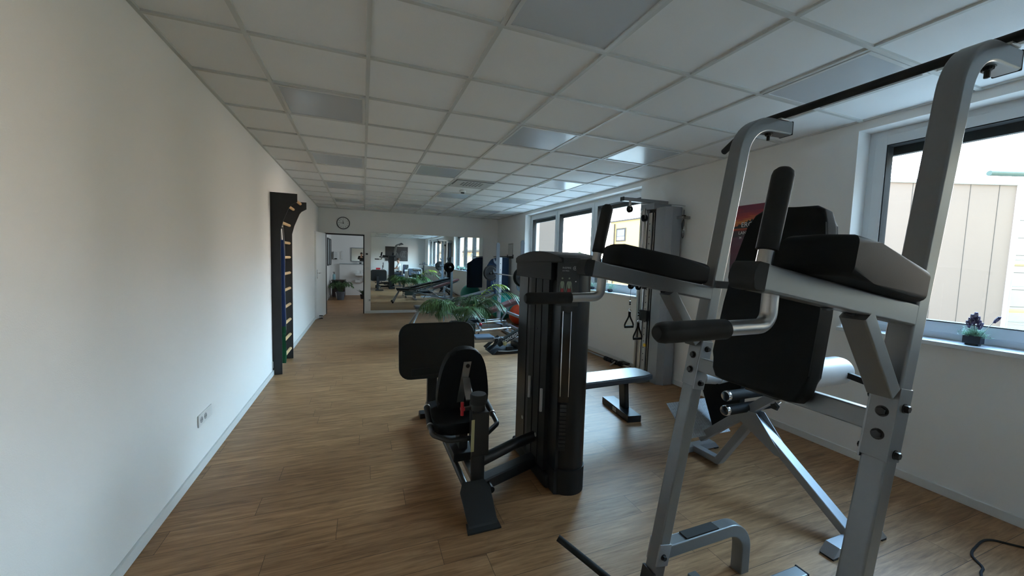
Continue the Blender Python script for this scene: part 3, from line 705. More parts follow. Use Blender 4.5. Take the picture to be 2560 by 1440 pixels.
# ribs on the long side
for k, (a, b) in enumerate(((2.235, 2.325), (2.34, 2.43), (2.445, 2.52))):
    MB().prism([(1.135, a), (1.135, b), (1.165, b), (1.165, a)], (0, 0, .10), (1, 0, 0), (0, 1, 0), (0, 0, 1.40), .012, 3).build('side_rib', m_blackmat, t)
MB().prism([(1.145, 2.60), (1.145, 2.76), (1.30, 2.76), (1.30, 2.60)], (0, 0, .06), (1, 0, 0), (0, 1, 0), (0, 0, 1.45), .012, 3).build('rear_column', m_blackgl, t)
MB().box((1.15, 2.50, .16), (1.20, 2.62, 1.48), .004).build('inner_spine', m_black, t)
MB().box((1.13, 2.18, .0), (1.40, 2.80, .10), .02, 3).build('tower_base', m_blackmat, t)
capz = lambda y: 1.535+.055*math.sin(PI*min(1, max(0, (y-2.0)/.86)))
ys = [2.055+.765*i/14 for i in range(15)]
poly = [(ys[0], 1.515)]+[(y, capz(y)) for y in ys]+[(ys[-1], 1.50)]
MB().prism(poly, (1.125, 0, 0), (0, 1, 0), (0, 0, 1), (.290, 0, 0), .015, 3).build('tower_cap', m_blackmat, t)
MB().box((1.128, 2.20, 1.40), (1.17, 2.80, 1.52), .008).build('cap_skirt', m_blackmat, t)
MB().box((1.118, 2.27, .50), (1.134, 2.285, .66), .002).box((1.118, 2.47, .53), (1.134, 2.484, .69), .002).build('scale_strip', m_lbl, t)
for yy, zz in ((2.36, .30), (2.60, .33)): MB().lathe([(.014, 0), (.014, .004), (0, .005)], (1.134, yy, zz), (-1, 0, 0), 14).build('bolt_cover', m_lbl, t)
for yy, zz in ((2.28, 1.30), (2.40, 1.05), (2.40, .80), (2.28, .62)): MB().lathe([(.006, 0), (.006, .003), (0, .004)], (1.135, yy, zz), (-1, 0, 0), 10).build('rivet', m_black, t)
# carriage and seat frame
MB().tube([(.675, 2.23, .0), (.675, 2.25, .66)], .044, 20).build('post', m_dark, t)
MB().lathe([(.052, .62), (.052, .672), (.048, .68), (0, .682)], (.675, 2.25, 0), (0, 0, 1), 28).build('post_cap', m_blackmat, t)
MB().lathe([(.05, .0), (.05, .03), (.044, .04)], (.675, 2.23, .05), (0, 0, 1), 24).build('post_collar', m_steel, t)
MB().prism([(.625, 2.19), (.73, 2.19), (.73, 2.36), (.69, 2.40), (.66, 2.40)], (0, 0, .30), (1, 0, 0), (0, 1, 0), (.0, 0, .28), .006).build('post_bracket', m_dark, t)
MB().tube(fillet([(.69, 2.25, .235), (.95, 2.33, .27), (1.19, 2.42, .27)], .1), .036, 18).build('upper_link', m_dark, t)
MB().bar([(.69, 2.23, .10), (1.19, 2.42, .10)], .085, .075, .01).build('lower_link', m_dark, t)
for x in (.60, .74):
    MB().tube([(x, 2.14, .10), (x-.02, 3.62, .13)], .021, 14).build('rail', m_dark, t)
MB().box((.645, 2.15, .095), (.69, 3.55, .135), .004).build('centre_rail', m_steel, t)
ft = MB().prism([(-.085, 0), (.085, 0), (.095, .20), (.07, .255), (-.07, .255), (-.095, .20)], V((.635, 1.955, .012)), (1, 0, 0), V((0, .86, .51)), V((0, .006, .01))*1.6, .003)
ft.build('front_foot', m_dark, t)
MB().prism([(-.098, 0), (.098, 0), (.092, .07), (-.092, .07)], V((.635, 1.93, .0)), (1, 0, 0), V((0, .97, .2)), V((0, 0, .012)), .003).build('foot_tread', m_rubber, t)
MB().box((.50, 3.56, 0), (.84, 3.66, .05), .008).build('rear_foot', m_dark, t)
# seat and back rest
sp = [(-.165, 0), (-.175, .10), (-.15, .30), (-.10, .37), (.10, .37), (.15, .30), (.175, .10), (.165, 0), (.12, -.045), (-.12, -.045)]
MB().prism([(p.x, p.y) for p in catmull([(a, b, 0) for a, b in sp+sp[:1]], 4)][:-1], V((.605, 2.42, .375)), (1, 0, 0), V((0, .995, .06)), (0, 0, .075), .022, 4).build('seat_pad', m_vinyl, t)
bp_ = [(-.185, .02), (-.175, .16), (-.145, .30), (-.095, .385), (-.03, .41), (.03, .41), (.095, .385), (.145, .30), (.175, .16), (.185, .02), (.15, -.06), (.05, -.08), (-.05, -.08), (-.15, -.06)]
bo = V((.665, 2.60, .485)); bu = V((0, -.13, .99)).normalized(); bn = bu.cross(V((1, 0, 0)))
bp_ = [(p.x, p.y) for p in catmull([(a, b, 0) for a, b in bp_+bp_[:1]], 4)][:-1]
bkm = MB().prism(bp_, bo, (1, 0, 0), bu, V((0, .99, .13))*.075, .022, 4)
bk = bkm.build('back_rest', m_vinyl, t)
bpl = MB().prism([(-.045, .0), (.005, .0), (.045, .30), (-.01, .30)], bo+V((.0, -.002, .02)), (1, 0, 0), bu, V((0, -.006, 0)), .001).build('back_plate', m_steel, bk)
MB().bar([bo+bu*.20+V((.01, -.012, 0)), (.65, 2.36, .60)], .05, .012, .002, up=(0, 0, 1)).build('adjusting_arm', m_steel, t)
MB().hexbolt(bo+bu*.27+V((.02, -.008, .02)), (0, -1, 0), .012, .006).build('bolt', m_bolt, bk)
kb = MB().tube([(.675, 2.30, .575), (.60, 2.30, .57)], .014, 12).build('adjuster_sleeve', m_black, t)
MB().tube([(.585, 2.30, .615), (.585, 2.30, .53)], .011, 12).tube([(.60, 2.30, .572), (.575, 2.30, .572)], .014, 12).build('adjuster_knob', m_red, kb)
hp_ = fillet([(.895, 2.83, .43), (.86, 2.40, .40), (.73, 2.28, .385), (.50, 2.28, .385), (.41, 2.36, .40), (.435, 2.75, .43)], .06, 6)
hb = MB().tube(hp_, .0165, 16).build('hand_rail', m_dark, t)
for a, b in (((.435, 2.75, .43), (.414, 2.47, .41)), ((.895, 2.83, .43), (.872, 2.55, .41))):
    a = V(a); b = V(b); MB().tube([a, b], .022, 16).build('grip', m_foam, hb)
    for e in (a, b): MB().cyl(e-(b-a).normalized()*.006, e+(b-a).normalized()*.006, .0235, 18).build('grip_collar', m_steel, hb)
MB().prism([(-.01, 0), (.01, 0), (.012, .20), (-.008, .20)], V((.625, 2.19, .34)), (1, 0, 0), (0, 0, 1), (0, -.004, 0)).build('setting_scale', mat('scale_yellow', (.42, .40, .22), .5), t, smooth=0)
MB().box((.57, 2.45, .14), (.72, 2.80, .20), .01).box((.62, 2.50, .2), (.68, 2.62, .41), .006).build('carriage', m_black, t)
# footplate
fp = []
w_, h_, r_ = .345, .25, .10
for (sx, sy, a0) in ((1, 1, 0), (-1, 1, 90), (-1, -1, 180), (1, -1, 270)):
    for i in range(7):
        a = math.radians(a0+90*i/6); fp.append((sx*(w_-r_)+r_*math.cos(a), sy*(h_-r_)+r_*math.sin(a)))
fo = V((.64, 3.45, .675)); fu = V((0, .16, .987)); fn = V((0, -.987, .16))
pl = MB().prism([(a, b+.012*math.cos(a*4)) for a, b in fp], fo, (1, 0, 0), fu, -fn*.035, .006, 2).build('foot_plate', m_blackmat, t)
MB().prism([(a*.94, b*.93+.012*math.cos(a*4)) for a, b in fp], fo+fn*.0005, (1, 0, 0), fu, fn*.003).build('rubber_surface', m_rubber, pl, smooth=0)
MB().prism([(-.24, -.215), (.27, -.195), (.27, -.13), (-.24, -.15)], fo+fn*.003, (1, 0, 0), fu, fn*.012, .004).build('heel_ledge', m_blackmat, pl)
for sx in (-.30, .30):
    for k in (-.12, -.02, .08, .17): MB().hexbolt(fo+V((sx, 0, 0))+fu*k+fn*.001, fn, .007, .003, False).build('bolt', m_bolt, pl)
MB().bar([(.60, 3.52, .0), (.60, 3.52, .62)], .09, .06, .006, up=(0, 1, 0)).build('plate_post', m_dark, t)
MB().box((.50, 3.02, .30), (.56, 3.10, .34), .004).build('side_lever', m_black, t)

# ---------------------------------------------------------------- back extension bench behind the tower
t = thing('back_extension_bench', 'silver 45-degree back extension bench with tread plate footrest', 'exercise machine', (2.53, 1.75, 0))
X0 = 2.53
def foot(xa, xb, y, nm):
    o = MB().prism([(xa, 0.012), (xb, .012), (xb-.05, .06), (xa+.05, .06)], (0, y-.035, 0), (1, 0, 0), (0, 0, 1), (0, .07, 0), .004).build(nm, m_silver2, t)
    MB().box((xa+.005, y-.033, 0), (xa+.045, y+.033, .013)).box((xb-.045, y-.033, 0), (xb-.005, y+.033, .013)).build('rubber_foot', m_rubber, o, smooth=0)
foot(2.285, 2.775, 1.165, 'rear_foot'); foot(2.30, 2.785, 2.275, 'front_foot')
MB().bar([(X0, 1.18, .05), (X0, 1.77, .475)], .075, .05, .006).build('main_beam', m_silver2, t)
MB().bar(fillet([(X0, 1.80, .44), (X0, 2.03, .045), (X0, 2.26, .04)], .012, 2), .06, .05, .005).build('front_strut', m_silver2, t)
ub = MB().bar([(X0, 2.20, .15), (X0, 1.60, .73)], .06, .06, .005).build('upper_beam', m_silver2, t)
for s in (-1, 1):
    MB().prism([(1.74, .38), (1.86, .44), (1.83, .53), (1.74, .53), (1.66, .44), (1.56, .33), (1.57, .31), (1.60, .31)], (X0+s*.040-.003, 0, 0), (0, 1, 0), (0, 0, 1), (.006, 0, 0), .001).build('pivot_plate', m_silver2, t)
MB().box((X0-.028, 1.68, .452), (X0+.028, 1.74, .456), rot=Matrix.Rotation(.62, 3, 'X')).build('rating_label', mat('label_white', (.66, .67, .68), .5), t, smooth=0)
kn = MB().cyl((X0-.03, 1.60, .655), (X0-.085, 1.59, .645), .012, 12).build('pop_pin', m_chrome, t)
MB().lathe([(.026, 0), (.03, .008), (.022, .022), (0, .024)], (X0-.08, 1.592, .645), (-1, -.1, -.1), 5).build('star_knob', m_black, kn)
# tread plate: raised tear pattern in the material
m_tread = mat('tread_plate', (.62, .66, .70), .35, .25)
def _tr():
    m = m_tread; b = m.node_tree.nodes['Principled BSDF']
    tc = N(m, 'ShaderNodeTexCoord'); mp = N(m, 'ShaderNodeMapping'); mp.inputs['Rotation'].default_value = (0, 0, .785); mp.inputs['Scale'].default_value = (48, 48, 48); L(m, tc.outputs['UV'], mp.inputs[0])
    ck = N(m, 'ShaderNodeTexChecker'); ck.inputs['Scale'].default_value = 1; L(m, mp.outputs[0], ck.inputs[0])
    wa = N(m, 'ShaderNodeTexWave'); wa.inputs['Scale'].default_value = 1.0; wa.bands_direction = 'X'; L(m, mp.outputs[0], wa.inputs[0])
    wb = N(m, 'ShaderNodeTexWave'); wb.inputs['Scale'].default_value = 1.0; wb.bands_direction = 'Y'; L(m, mp.outputs[0], wb.inputs[0])
    mx = N(m, 'ShaderNodeMix', data_type='FLOAT'); L(m, ck.outputs['Fac'], mx.inputs[0]); L(m, wa.outputs['Fac'], mx.inputs[2]); L(m, wb.outputs['Fac'], mx.inputs[3])
    r = N(m, 'ShaderNodeValToRGB'); r.color_ramp.elements[0].position = .32; r.color_ramp.elements[0].color = (.16, .17, .18, 1); r.color_ramp.elements[1].position = .5; r.color_ramp.elements[1].color = (.66, .70, .74, 1)
    L(m, mx.outputs[0], r.inputs[0]); L(m, r.outputs[0], b.inputs['Base Color'])
    bp = N(m, 'ShaderNodeBump'); bp.inputs['Strength'].default_value = .5; bp.inputs['Distance'].default_value = .002; L(m, mx.outputs[0], bp.inputs['Height']); L(m, bp.outputs[0], b.inputs['Normal'])
_tr()
tp = MB().prism([(0, 0), (.46, 0), (.46, .30), (0, .30)], V((2.30, 2.13, .20)), (1, 0, 0), V((0, .75, .66)), V((0, .003, -.003)))
tpo = tp.build('tread_plate', m_tread, t, smooth=0)
uv = tpo.data.uv_layers.new(name='UVMap')
for lp in tpo.data.loops:
    c = tpo.data.vertices[lp.vertex_index].co+V((2.53, 1.75, 0)); uv.data[lp.index].uv = (c.x-2.30, (c.y-2.13)/.75)
MB().prism([(2.34, .62), (2.17, .24), (1.95, .42), (1.95, .66), (2.2, .70)], (2.60, 0, 0), (0, 1, 0), (0, 0, 1), (.06, 0, 0), .012).build('ankle_pad_board', m_vinyl, t)
for yy, zz in ((1.83, .64), (1.83, .54)):
    MB().cyl((2.31, yy, zz), (2.75, yy, zz), .035, 18).build('ankle_roller', m_foam, t)
    MB().lathe([(0, -.006), (.032, -.004), (.036, .004), (.036, .02)], (2.30, yy, zz), (1, 0, 0), 22).build('roller_cap', m_chrome, t)
m_vg = noisy(mat('grey_vinyl_gloss', (.05, .056, .066), .36, 0, **{'Specular IOR Level': .35}), 6, .05)
MB().lathe([(0, 0), (.05, .003), (.078, .02), (.085, .05), (.085, .40), (.078, .43), (.05, .447), (0, .45)], (2.36, 1.44, .895), (1, 0, 0), 32).build('hip_pad', mat('black_vinyl_sky_sheen', (.55, .57, .60), .35), t)  # black vinyl pad; its pale colour is the sky's reflection painted in
MB().bar([(X0, 1.62, .71), (X0, 1.46, .86)], .05, .05, .005).build('pad_stem', m_silver2, t)
MB().bar([(2.72, 1.42, .90), (2.72, 1.16, .86)], .03, .035, .004).build('hand_grip', m_foam, t)
MB().bar([(X0, 1.64, .70), (2.72, 1.44, .89)], .03, .03, .004).build('grip_stem', m_silver2, t)
MB().lathe([(0, 0), (.03, .004), (.042, .02), (.042, .12), (.034, .125), (.034, .15), (.04, .155), (.02, .24)], (2.22, 1.97, .735), (1, -.1, -.1), 24).build('support_roller', mat('grey_foam', (.42, .45, .48), .4), t)

# ---------------------------------------------------------------- flat bench in front of the cable tower
t = thing('flat_bench', 'flat black weight bench in front of the cable tower', 'bench', (2.2, 3.05, 0))
bl = [(-.50, -.15), (.42, -.15), (.52, -.125), (.545, -.06), (.545, .06), (.52, .125), (.42, .15), (-.50, .15)]
ang = math.radians(3)
bx = V((math.cos(ang), math.sin(ang), 0)); by = V((-math.sin(ang), math.cos(ang), 0))
MB().prism(bl, V((2.13, 3.02, .385)), bx, by, (0, 0, .06), .018, 4).build('bench_pad', m_vg, t)
MB().bar([(1.72, 3.0, .36), (2.55, 3.05, .36)], .05, .05, .005).build('bench_frame', m_dark, t)
MB().bar([(2.40, 3.035, .36), (2.50, 3.13, .05)], .10, .05, .006, up=(1, 0, 0)).build('leg', m_dark, t)
q = Matrix.Rotation(math.radians(-8), 3, 'Z')
bf = MB().box((2.455-.055, 2.88, 0), (2.455+.085, 3.42, .065), .004, rot=q).build('front_foot', m_dark, t)
MB().box((2.395, 3.12, .012), (2.399, 3.19, .052), rot=q).build('maker_plate', m_lbl, bf, smooth=0)
MB().hexbolt((2.50, 3.10, .065), (0, 0, 1), .01, .01).build('bolt', m_bolt, bf)
MB().bar([(1.80, 3.0, .36), (1.74, 3.0, .05)], .10, .05, .006, up=(1, 0, 0)).build('leg', m_dark, t)
MB().box((1.70, 2.80, 0), (1.78, 3.20, .06), .004).build('rear_foot', m_dark, t)
# ---------------------------------------------------------------- wall bars with hanging bands
m_wood = noisy(mat('beech_wood', (.62, .42, .22), .5), 12, .12, 0, None, (1, .2, 1))
t = thing('wall_bars', 'black wall bars with round beech rungs on the left wall', 'wall bars', (XL, 5.86, 0))
prof = [(0, 0), (.103, 0), (.103, 1.80), (.135, 1.92), (.20, 2.09), (.225, 2.125), (.29, 2.165), (.29, 2.262), (0, 2.262)]
for y in (5.44, 6.26):
    MB().prism(prof, (XL+.001, y, 0), (1, 0, 0), (0, 0, 1), (0, .024, 0), .0015).build('side_board', m_blackwood, t, smooth=0)
for x, z in ((.215, 2.235), (.125, 2.15), (.075, 1.92), (.07, 1.67), (.07, 1.47), (.07, 1.25), (.07, 1.03), (.07, .80), (.07, .58), (.07, .36), (.07, .15)):
    MB().cyl((XL+x, 5.462, z), (XL+x, 6.262, z), .019, 16).build('rung', m_wood, t)
def band(y, z0, z1, w, m, lab, x):
    b = MB(); p = [(x, y, z1), (x+.012, y+.004, z1-.3), (x+.006, y, (z0+z1)/2), (x+.014, y+.003, z0+.1), (x+.008, y, z0)]
    b.sweep(catmull(p, 5), rrect(w, .004, .0015, 2), up=(0, 1, 0))
    b.sweep(catmull([(a-.03, c+.006, d) for a, c, d in p], 5), rrect(w, .004, .0015, 2), up=(0, 1, 0))
    b.tube([(x-.015, y+.002, z1-.01), (x-.015+.001, y+.03, z1)], .012, 10)
    o = b.build('exercise_band', m, None); rebase(o, (x, y, z0)); tag(o, lab, 'exercise band'); return o
band(5.50, .60, 1.69, .045, mat('blue_latex', (.035, .085, .30), .5), 'long blue exercise band hanging from the wall bars', XL+.105)
band(5.53, .12, .83, .035, mat('green_latex', (.01, .16, .08), .5), 'green exercise band hanging low on the wall bars', XL+.108)
band(5.56, .52, 1.85, .02, mat('silver_latex', (.35, .36, .38), .5), 'thin silver exercise band behind the blue one', XL+.112)

# ---------------------------------------------------------------- cable tower between the windows
t = thing('cable_tower', 'grey cable pulley tower standing against the window wall', 'exercise machine', (3.5, 3.95, 0))
cv = [(3.455, 3.90), (3.455, 3.745), (3.52, 3.685), (3.66, 3.685), (3.70, 3.72), (3.70, 3.90)]
MB().prism(cv, (0, 0, .0), (1, 0, 0), (0, 1, 0), (0, 0, 2.235), .004).build('weight_cover', m_silver2, t)
for y0, y1 in ((4.055, 4.10), (4.135, 4.165)):
    MB().box((3.44, y0, .03), (3.49, y1, 2.30), .004).build('upright', m_steel, t)
MB().box((3.47, 3.90, .05), (3.55, 4.06, 2.22)).build('stack_housing', m_black, t, smooth=0)
MB().cyl((3.462, 3.935, .08), (3.462, 3.935, 2.18), .004, 8).build('stack_cable', m_chrome, t)
MB().box((3.448, 3.965, .12), (3.470, 4.025, 2.18), .002).build('height_scale', mat('scale_plate', (.42, .42, .41), .45), t)
hs_ = MB()
for k in range(22): hs_.box((3.4465, 3.99, .25+k*.085), (3.4485, 4.005, .262+k*.085))
hs_.build('hole_row', m_black, t, smooth=0)
MB().box((3.452, 4.025, .12), (3.472, 4.060, 2.22), .002).build('name_panel', m_silver2, t)
text_mesh('PULLEY 100', .075, 'lettering', m_black, t, (3.4505, 4.030, 1.30), (0, 0, 1), (0, 1, 0), .001, font_sx=1.1).location = (0, 0, 0)
MB().cyl((3.44, 4.045, .15), (3.44, 4.045, 2.18), .007, 10).build('guide_rod', m_chrome, t)
MB().box((3.40, 3.92, .78), (3.455, 4.06, .92), .01).build('pulley_slider', m_black, t)
MB().lathe([(0, 0), (.02, .004), (.024, .012), (.02, .024)], (3.43, 3.935, .47), (-1, 0, 0), 14).build('adjuster_knob', m_yellow, t)
tb = MB().bar([(3.06, 4.07, 2.335), (3.705, 4.00, 2.325)], .07, .045, .005).build('top_beam', m_silver2, t)
MB().box((3.048, 4.035, 2.31), (3.062, 4.105, 2.362), .003).build('end_cap', m_black, tb)
MB().box((3.42, 3.90, 2.22), (3.70, 4.16, 2.30), .01).build('head_box', m_silver2, t)
def pulley(c, ax, nm='pulley_wheel', r=.045):
    o = MB().lathe([(r*.25, -.012), (r, -.012), (r*.86, -.004), (r*.86, .004), (r, .012), (r*.25, .012)], c, ax, 26).build(nm, m_blackmat, t)
    MB().cyl(V(c)-V(ax)*.014, V(c)+V(ax)*.014, .008, 10).build('axle', m_chrome, o); return o
pulley((3.165, 4.055, 2.215), (0, 1, 0)); pulley((3.40, 4.05, 2.118), (0, 1, 0))
MB().box((3.158, 4.04, 2.24), (3.172, 4.07, 2.32)).build('pulley_bracket', m_steel, t)
MB().box((3.393, 4.035, 2.13), (3.407, 4.065, 2.24)).build('pulley_bracket', m_steel, t)
for z in (1.24,): pulley((3.175, 3.965, z), (0, 1, 0), r=.04); pulley((3.27, 3.94, z-.01), (0, 1, 0), r=.04)
MB().box((3.16, 3.93, 1.235), (3.44, 3.98, 1.265), .004).build('pulley_arm', m_dark, t)
MB().tube(catmull([(3.165, 4.05, 2.258), (3.4, 4.0, 2.30), (3.6, 3.72, 2.262), (3.70, 3.675, 2.25)], 5), .003, 8).tube([(3.205, 4.05, 2.19), (3.40, 4.03, 2.15)], .003, 8).build('cable', m_steel, t)
MB().bar([(3.60, 3.70, 2.10), (3.60, 3.60, 2.10), (3.70, 3.60, 2.10)], .03, .03, .003, up=(0, 0, 1)).build('hook_bracket', m_steel, t)
MB().box((3.59, 3.585, 2.085), (3.63, 3.615, 2.125), .003).build('end_cap', m_black, t)
MB().box((3.25, 3.85, .0), (3.70, 3.93, .05), .006).box((3.25, 4.06, 0), (3.70, 4.16, .05), .006).build('base_frame', m_silver2, t)
MB().cyl((3.25, 3.90, .04), (3.25, 4.12, .04), .035, 16).build('base_roller', m_dark, t)
cb = thing('carabiner_bunch', 'bunch of dark carabiners and straps hanging beside the cable tower', 'carabiner', (3.665, 3.655, 1.80))
for i, (dx, dz, ln) in enumerate(((0, 0, .12), (.012, -.07, .10), (-.01, -.12, .09))):
    c = V((3.665+dx, 3.655-.006*i, 2.02+dz)); pts = [c+V((.014*math.sin(a), 0, ln*.5*math.cos(a))) for a in [2*PI*k/12 for k in range(13)]]
    MB().tube(pts, .0035, 8, cap=False).build('carabiner', m_chrome if i == 1 else m_black, cb)
MB().tube([(3.665, 3.655, 2.20), (3.665, 3.655, 2.08)], .003, 6).build('strap', m_black, cb)
def handle(x, y, zt, zb, lab):
    h = thing('pulley_stirrup', lab, 'stirrup', (x, y, zb), 'cable handles hanging from the pulley arm')
    MB().cyl((x, y, zt), (x, y, 1.235), .0022, 6).build('cable', m_black, h)
    MB().lathe([(0, 0), (.012, .002), (.012, .02), (.005, .024), (.005, .03), (.013, .034), (.013, .052), (0, .054)], (x, y, zt-.05), (0, 0, 1), 12).build('cable_stop', m_black, h)
    c = V((x, y, zt-.085)); MB().tube([c+V((.009*math.sin(a), 0, .028*math.cos(a))) for a in [2*PI*k/10 for k in range(11)]], .003, 6, cap=False).build('carabiner', m_chrome, h)
    c = V((x, y, zt-.125)); MB().tube([c+V((.018*math.sin(a), 0, .014*math.cos(a))) for a in [2*PI*k/12 for k in range(13)]], .004, 6, cap=False).build('ring', m_chrome, h)
    s = MB(); w = .062
    for sx in (-1, 1): s.sweep(catmull([(x+sx*.008, y, zt-.13), (x+sx*.012, y, zt-.2), (x+sx*w, y, zb+.04), (x+sx*w, y, zb)], 4), rrect(.022, .006, .002, 2), up=(0, 1, 0))
    s.build('strap', m_black, h)
    MB().cyl((x-w-.004, y, zb), (x+w+.004, y, zb), .0155, 16, bev=.003).build('grip', m_foam, h)
handle(3.175, 3.965, 1.045, .715, 'black cable handle hanging higher, nearer the window')
handle(3.30, 3.94, .905, .56, 'black cable handle hanging lower, nearer the cable tower')

# long bar with collars lying on the floor by the wall
t = thing('body_bar', 'long grey bar with black foam collars lying along the window wall', 'barbell', (3.5, 4.9, 0))
b0 = V((3.50, 5.9, .035)); b1 = V((3.56, 4.25, .035))
MB().cyl(b0, b1, .014, 12).build('bar', m_steel, t)
for f_ in (.60, .66, .73, .80): 
    c = b0.lerp(b1, f_); MB().cyl(c-V((0, .04, 0)), c+V((0, .04, 0)), .034, 16, bev=.006).build('foam_collar', m_foam, t)
MB().bar([(3.38, 4.60, .02), (3.54, 4.68, .05)], .02, .02, .003).build('stand_foot', m_steel, t)
MB().box((3.53, 4.50, .04), (3.66, 4.66, .06), .004).build('clamp', m_black, t)
t = tag(MB().cyl((3.57, 6.1, .018), (3.63, 4.45, .018), .012, 10).build('stick', mat('brown_stick', (.16, .09, .07), .5)), 'thin brown gymnastic stick lying against the skirting by the window wall', 'stick')
rebase(t, (3.6, 5.3, 0))

# ---------------------------------------------------------------- barbell rack
t = thing('barbell_rack', 'silver squat rack with hooked grey plates carrying the barbell', 'rack', (2.87, 7.45, 0))
m_hook = mat('blue_grey_plate', (.10, .125, .16), .45, .2)
m_sq = mat('light_silver_tube', (.55, .58, .62), .3, .4)
for y, zt in ((6.75, .55), (8.16, 1.58)):
    MB().box((2.845, y-.038, .04), (2.921, y+.038, zt), .008).build('upright', m_sq, t)
    z0 = .42 if y < 7 else .70
    pr2 = [(.02, z0), (.02, 1.86)]+[(-.02+.04*math.cos(a), 1.86+.05*math.sin(a)) for a in [PI*i/8 for i in range(1, 8)]]+[(-.06, 1.86)]
    z = 1.52
    while z > z0+.16:
        pr2 += [(-.06, z), (-.078, z-.03), (-.115, z+.03), (-.125, z+.025), (-.12, z-.03), (-.10, z-.075), (-.07, z-.085), (-.05, z-.12)]; z -= .245
    pr2 += [(-.05, z0+.03), (-.035, z0)]
    MB().prism(pr2, (2.835, y-.045, 0), (1, 0, 0), (0, 0, 1), (0, .008, 0)).build('hook_plate', m_hook, t, smooth=0)
    MB().box((2.815, y-.044, z0), (2.85, y-.030, 1.50)).build('hook_spine', m_hook, t, smooth=0)
    MB().box((2.05, y-.03, .0), (3.20, y+.03, .06), .006).build('base_rail', m_sq, t)
    if y > 7:
        for k in range(7): MB().lathe([(.009, 0), (.009, .001), (0, .001)], (2.883, y-.0385, .60+k*.14), (0, -1, 0), 10).build('adjustment_hole', m_dark, t)
    else:
        MB().hexbolt((2.82, y-.046, .52), (0, -1, 0), .012, .008).build('bolt', m_chrome, t)
MB().bar([(3.12, 6.75, .035), (3.12, 8.16, .035)], .06, .05, .005).build('base_beam', m_sq, t)
MB().bar([(2.90, 6.75, .40), (2.90, 8.16, .40)], .05, .05, .005).build('cross_beam', m_sq, t)
t = thing('barbell', 'barbell loaded with black plates resting in the rack hooks', 'barbell', (2.75, 7.45, 1.2))
bx, bz = 2.745, 1.215
MB().cyl((bx, 6.24, bz), (bx, 8.70, bz), .0125, 14).build('bar', m_chrome, t)
for s, y in ((1, 8.36), (-1, 6.54)):
    MB().cyl((bx, y-.01*s, bz), (bx, y+s*.34, bz), .022, 14).build('sleeve', m_steel, t)
    MB().cyl((bx, y+s*.12, bz), (bx, y+s*.15, bz), .036, 16, bev=.004).build('spring_collar', m_chrome, t)
for s, y, r in ((1, 8.37, .18), (1, 8.415, .145), (-1, 6.53, .18), (-1, 6.485, .15)):
    p = thing('weight_plate', ('large' if r > .17 else 'smaller')+' black weight plate on the '+('far' if s > 0 else 'near')+' end of the barbell', 'weight plate', (bx, y, bz), 'weight plates on the barbell')
    MB().lathe([(.024, 0), (.05, 0), (.055, -.006), (r*.78, -.006), (r*.84, .002), (r, .002), (r+.003, .010), (r, .034), (r*.84, .034), (r*.78, .028), (.055, .028), (.05, .034), (.024, .034)], (bx, y+s*.001, bz), (0, s, 0), 40).build('disc', m_blackmat, p)
    MB().lathe([(r*.80, -.0035), (r*.815, -.0035), (r*.815, -.0055), (r*.80, -.0055), (r*.80, -.0035)], (bx, y, bz), (0, s, 0), 40, False).build('rim_ring', m_steel, p)
# mats hanging from hooks near the corner
m_mat = noisy(mat('blue_mat', (.022, .055, .13), .7), 40, .08, .3, 200)
hg = thing('mat_hanger', 'steel wall arm holding the blue exercise mats', 'hook', (XR, 9.68, 1.62))
MB().tube([(XR, 9.86, 1.625), (3.30, 9.86, 1.60)], .010, 10).tube([(XR, 9.50, 1.625), (3.30, 9.50, 1.60)], .010, 10).tube([(3.30, 9.50, 1.60), (3.30, 9.86, 1.60)], .010, 10).build('arm', m_dark, hg)
MB().box((XR-.012, 9.44, 1.57), (XR, 9.92, 1.67), .004).build('wall_plate', m_dark, hg)
for i in range(7):
    y = 9.53+i*.048; top = 1.592; xl = 3.06+.02*abs(i-3)
    pl = [(xl, .62), (3.62, .62), (3.62, top+.0), (3.40, top), (3.22, top-.06-.02*(6-i)), (xl+.03, top-.15-.012*(6-i)), (xl, top-.22)]
    o = MB().prism(pl, (0, y, 0), (1, 0, 0), (0, 0, 1), (0, .016, 0), .004).build('exercise_mat', m_mat, None)
    rebase(o, (3.35, y, .62)); tag(o, 'blue exercise mat hanging in the bundle by the corner', 'exercise mat', 'blue exercise mats hanging in the corner')
# balls
m_teal = mat('teal_rubber', (.008, .30, .245), .32)
def ball(c, r, m, lab):
    o = MB().ball(c, r, 40); 
    o = o.build('exercise_ball', m, None, smooth=180); rebase(o, (c[0], c[1], 0)); tag(o, lab, 'exercise ball')
    MB().lathe([(0, 0), (.012, .001), (.012, -.004)], (c[0]-.0, c[1]-r*.9, c[2]+r*.43), (0, -.9, .43), 14).build('valve', m_white, o); return o
ball((3.33, 9.16, .345), .34, m_teal, 'large teal exercise ball below the hanging mats')
ball((3.44, 8.30, .245), .24, mat('orange_rubber', (.62, .06, .015), .35), 'orange exercise ball behind the barbell rack')

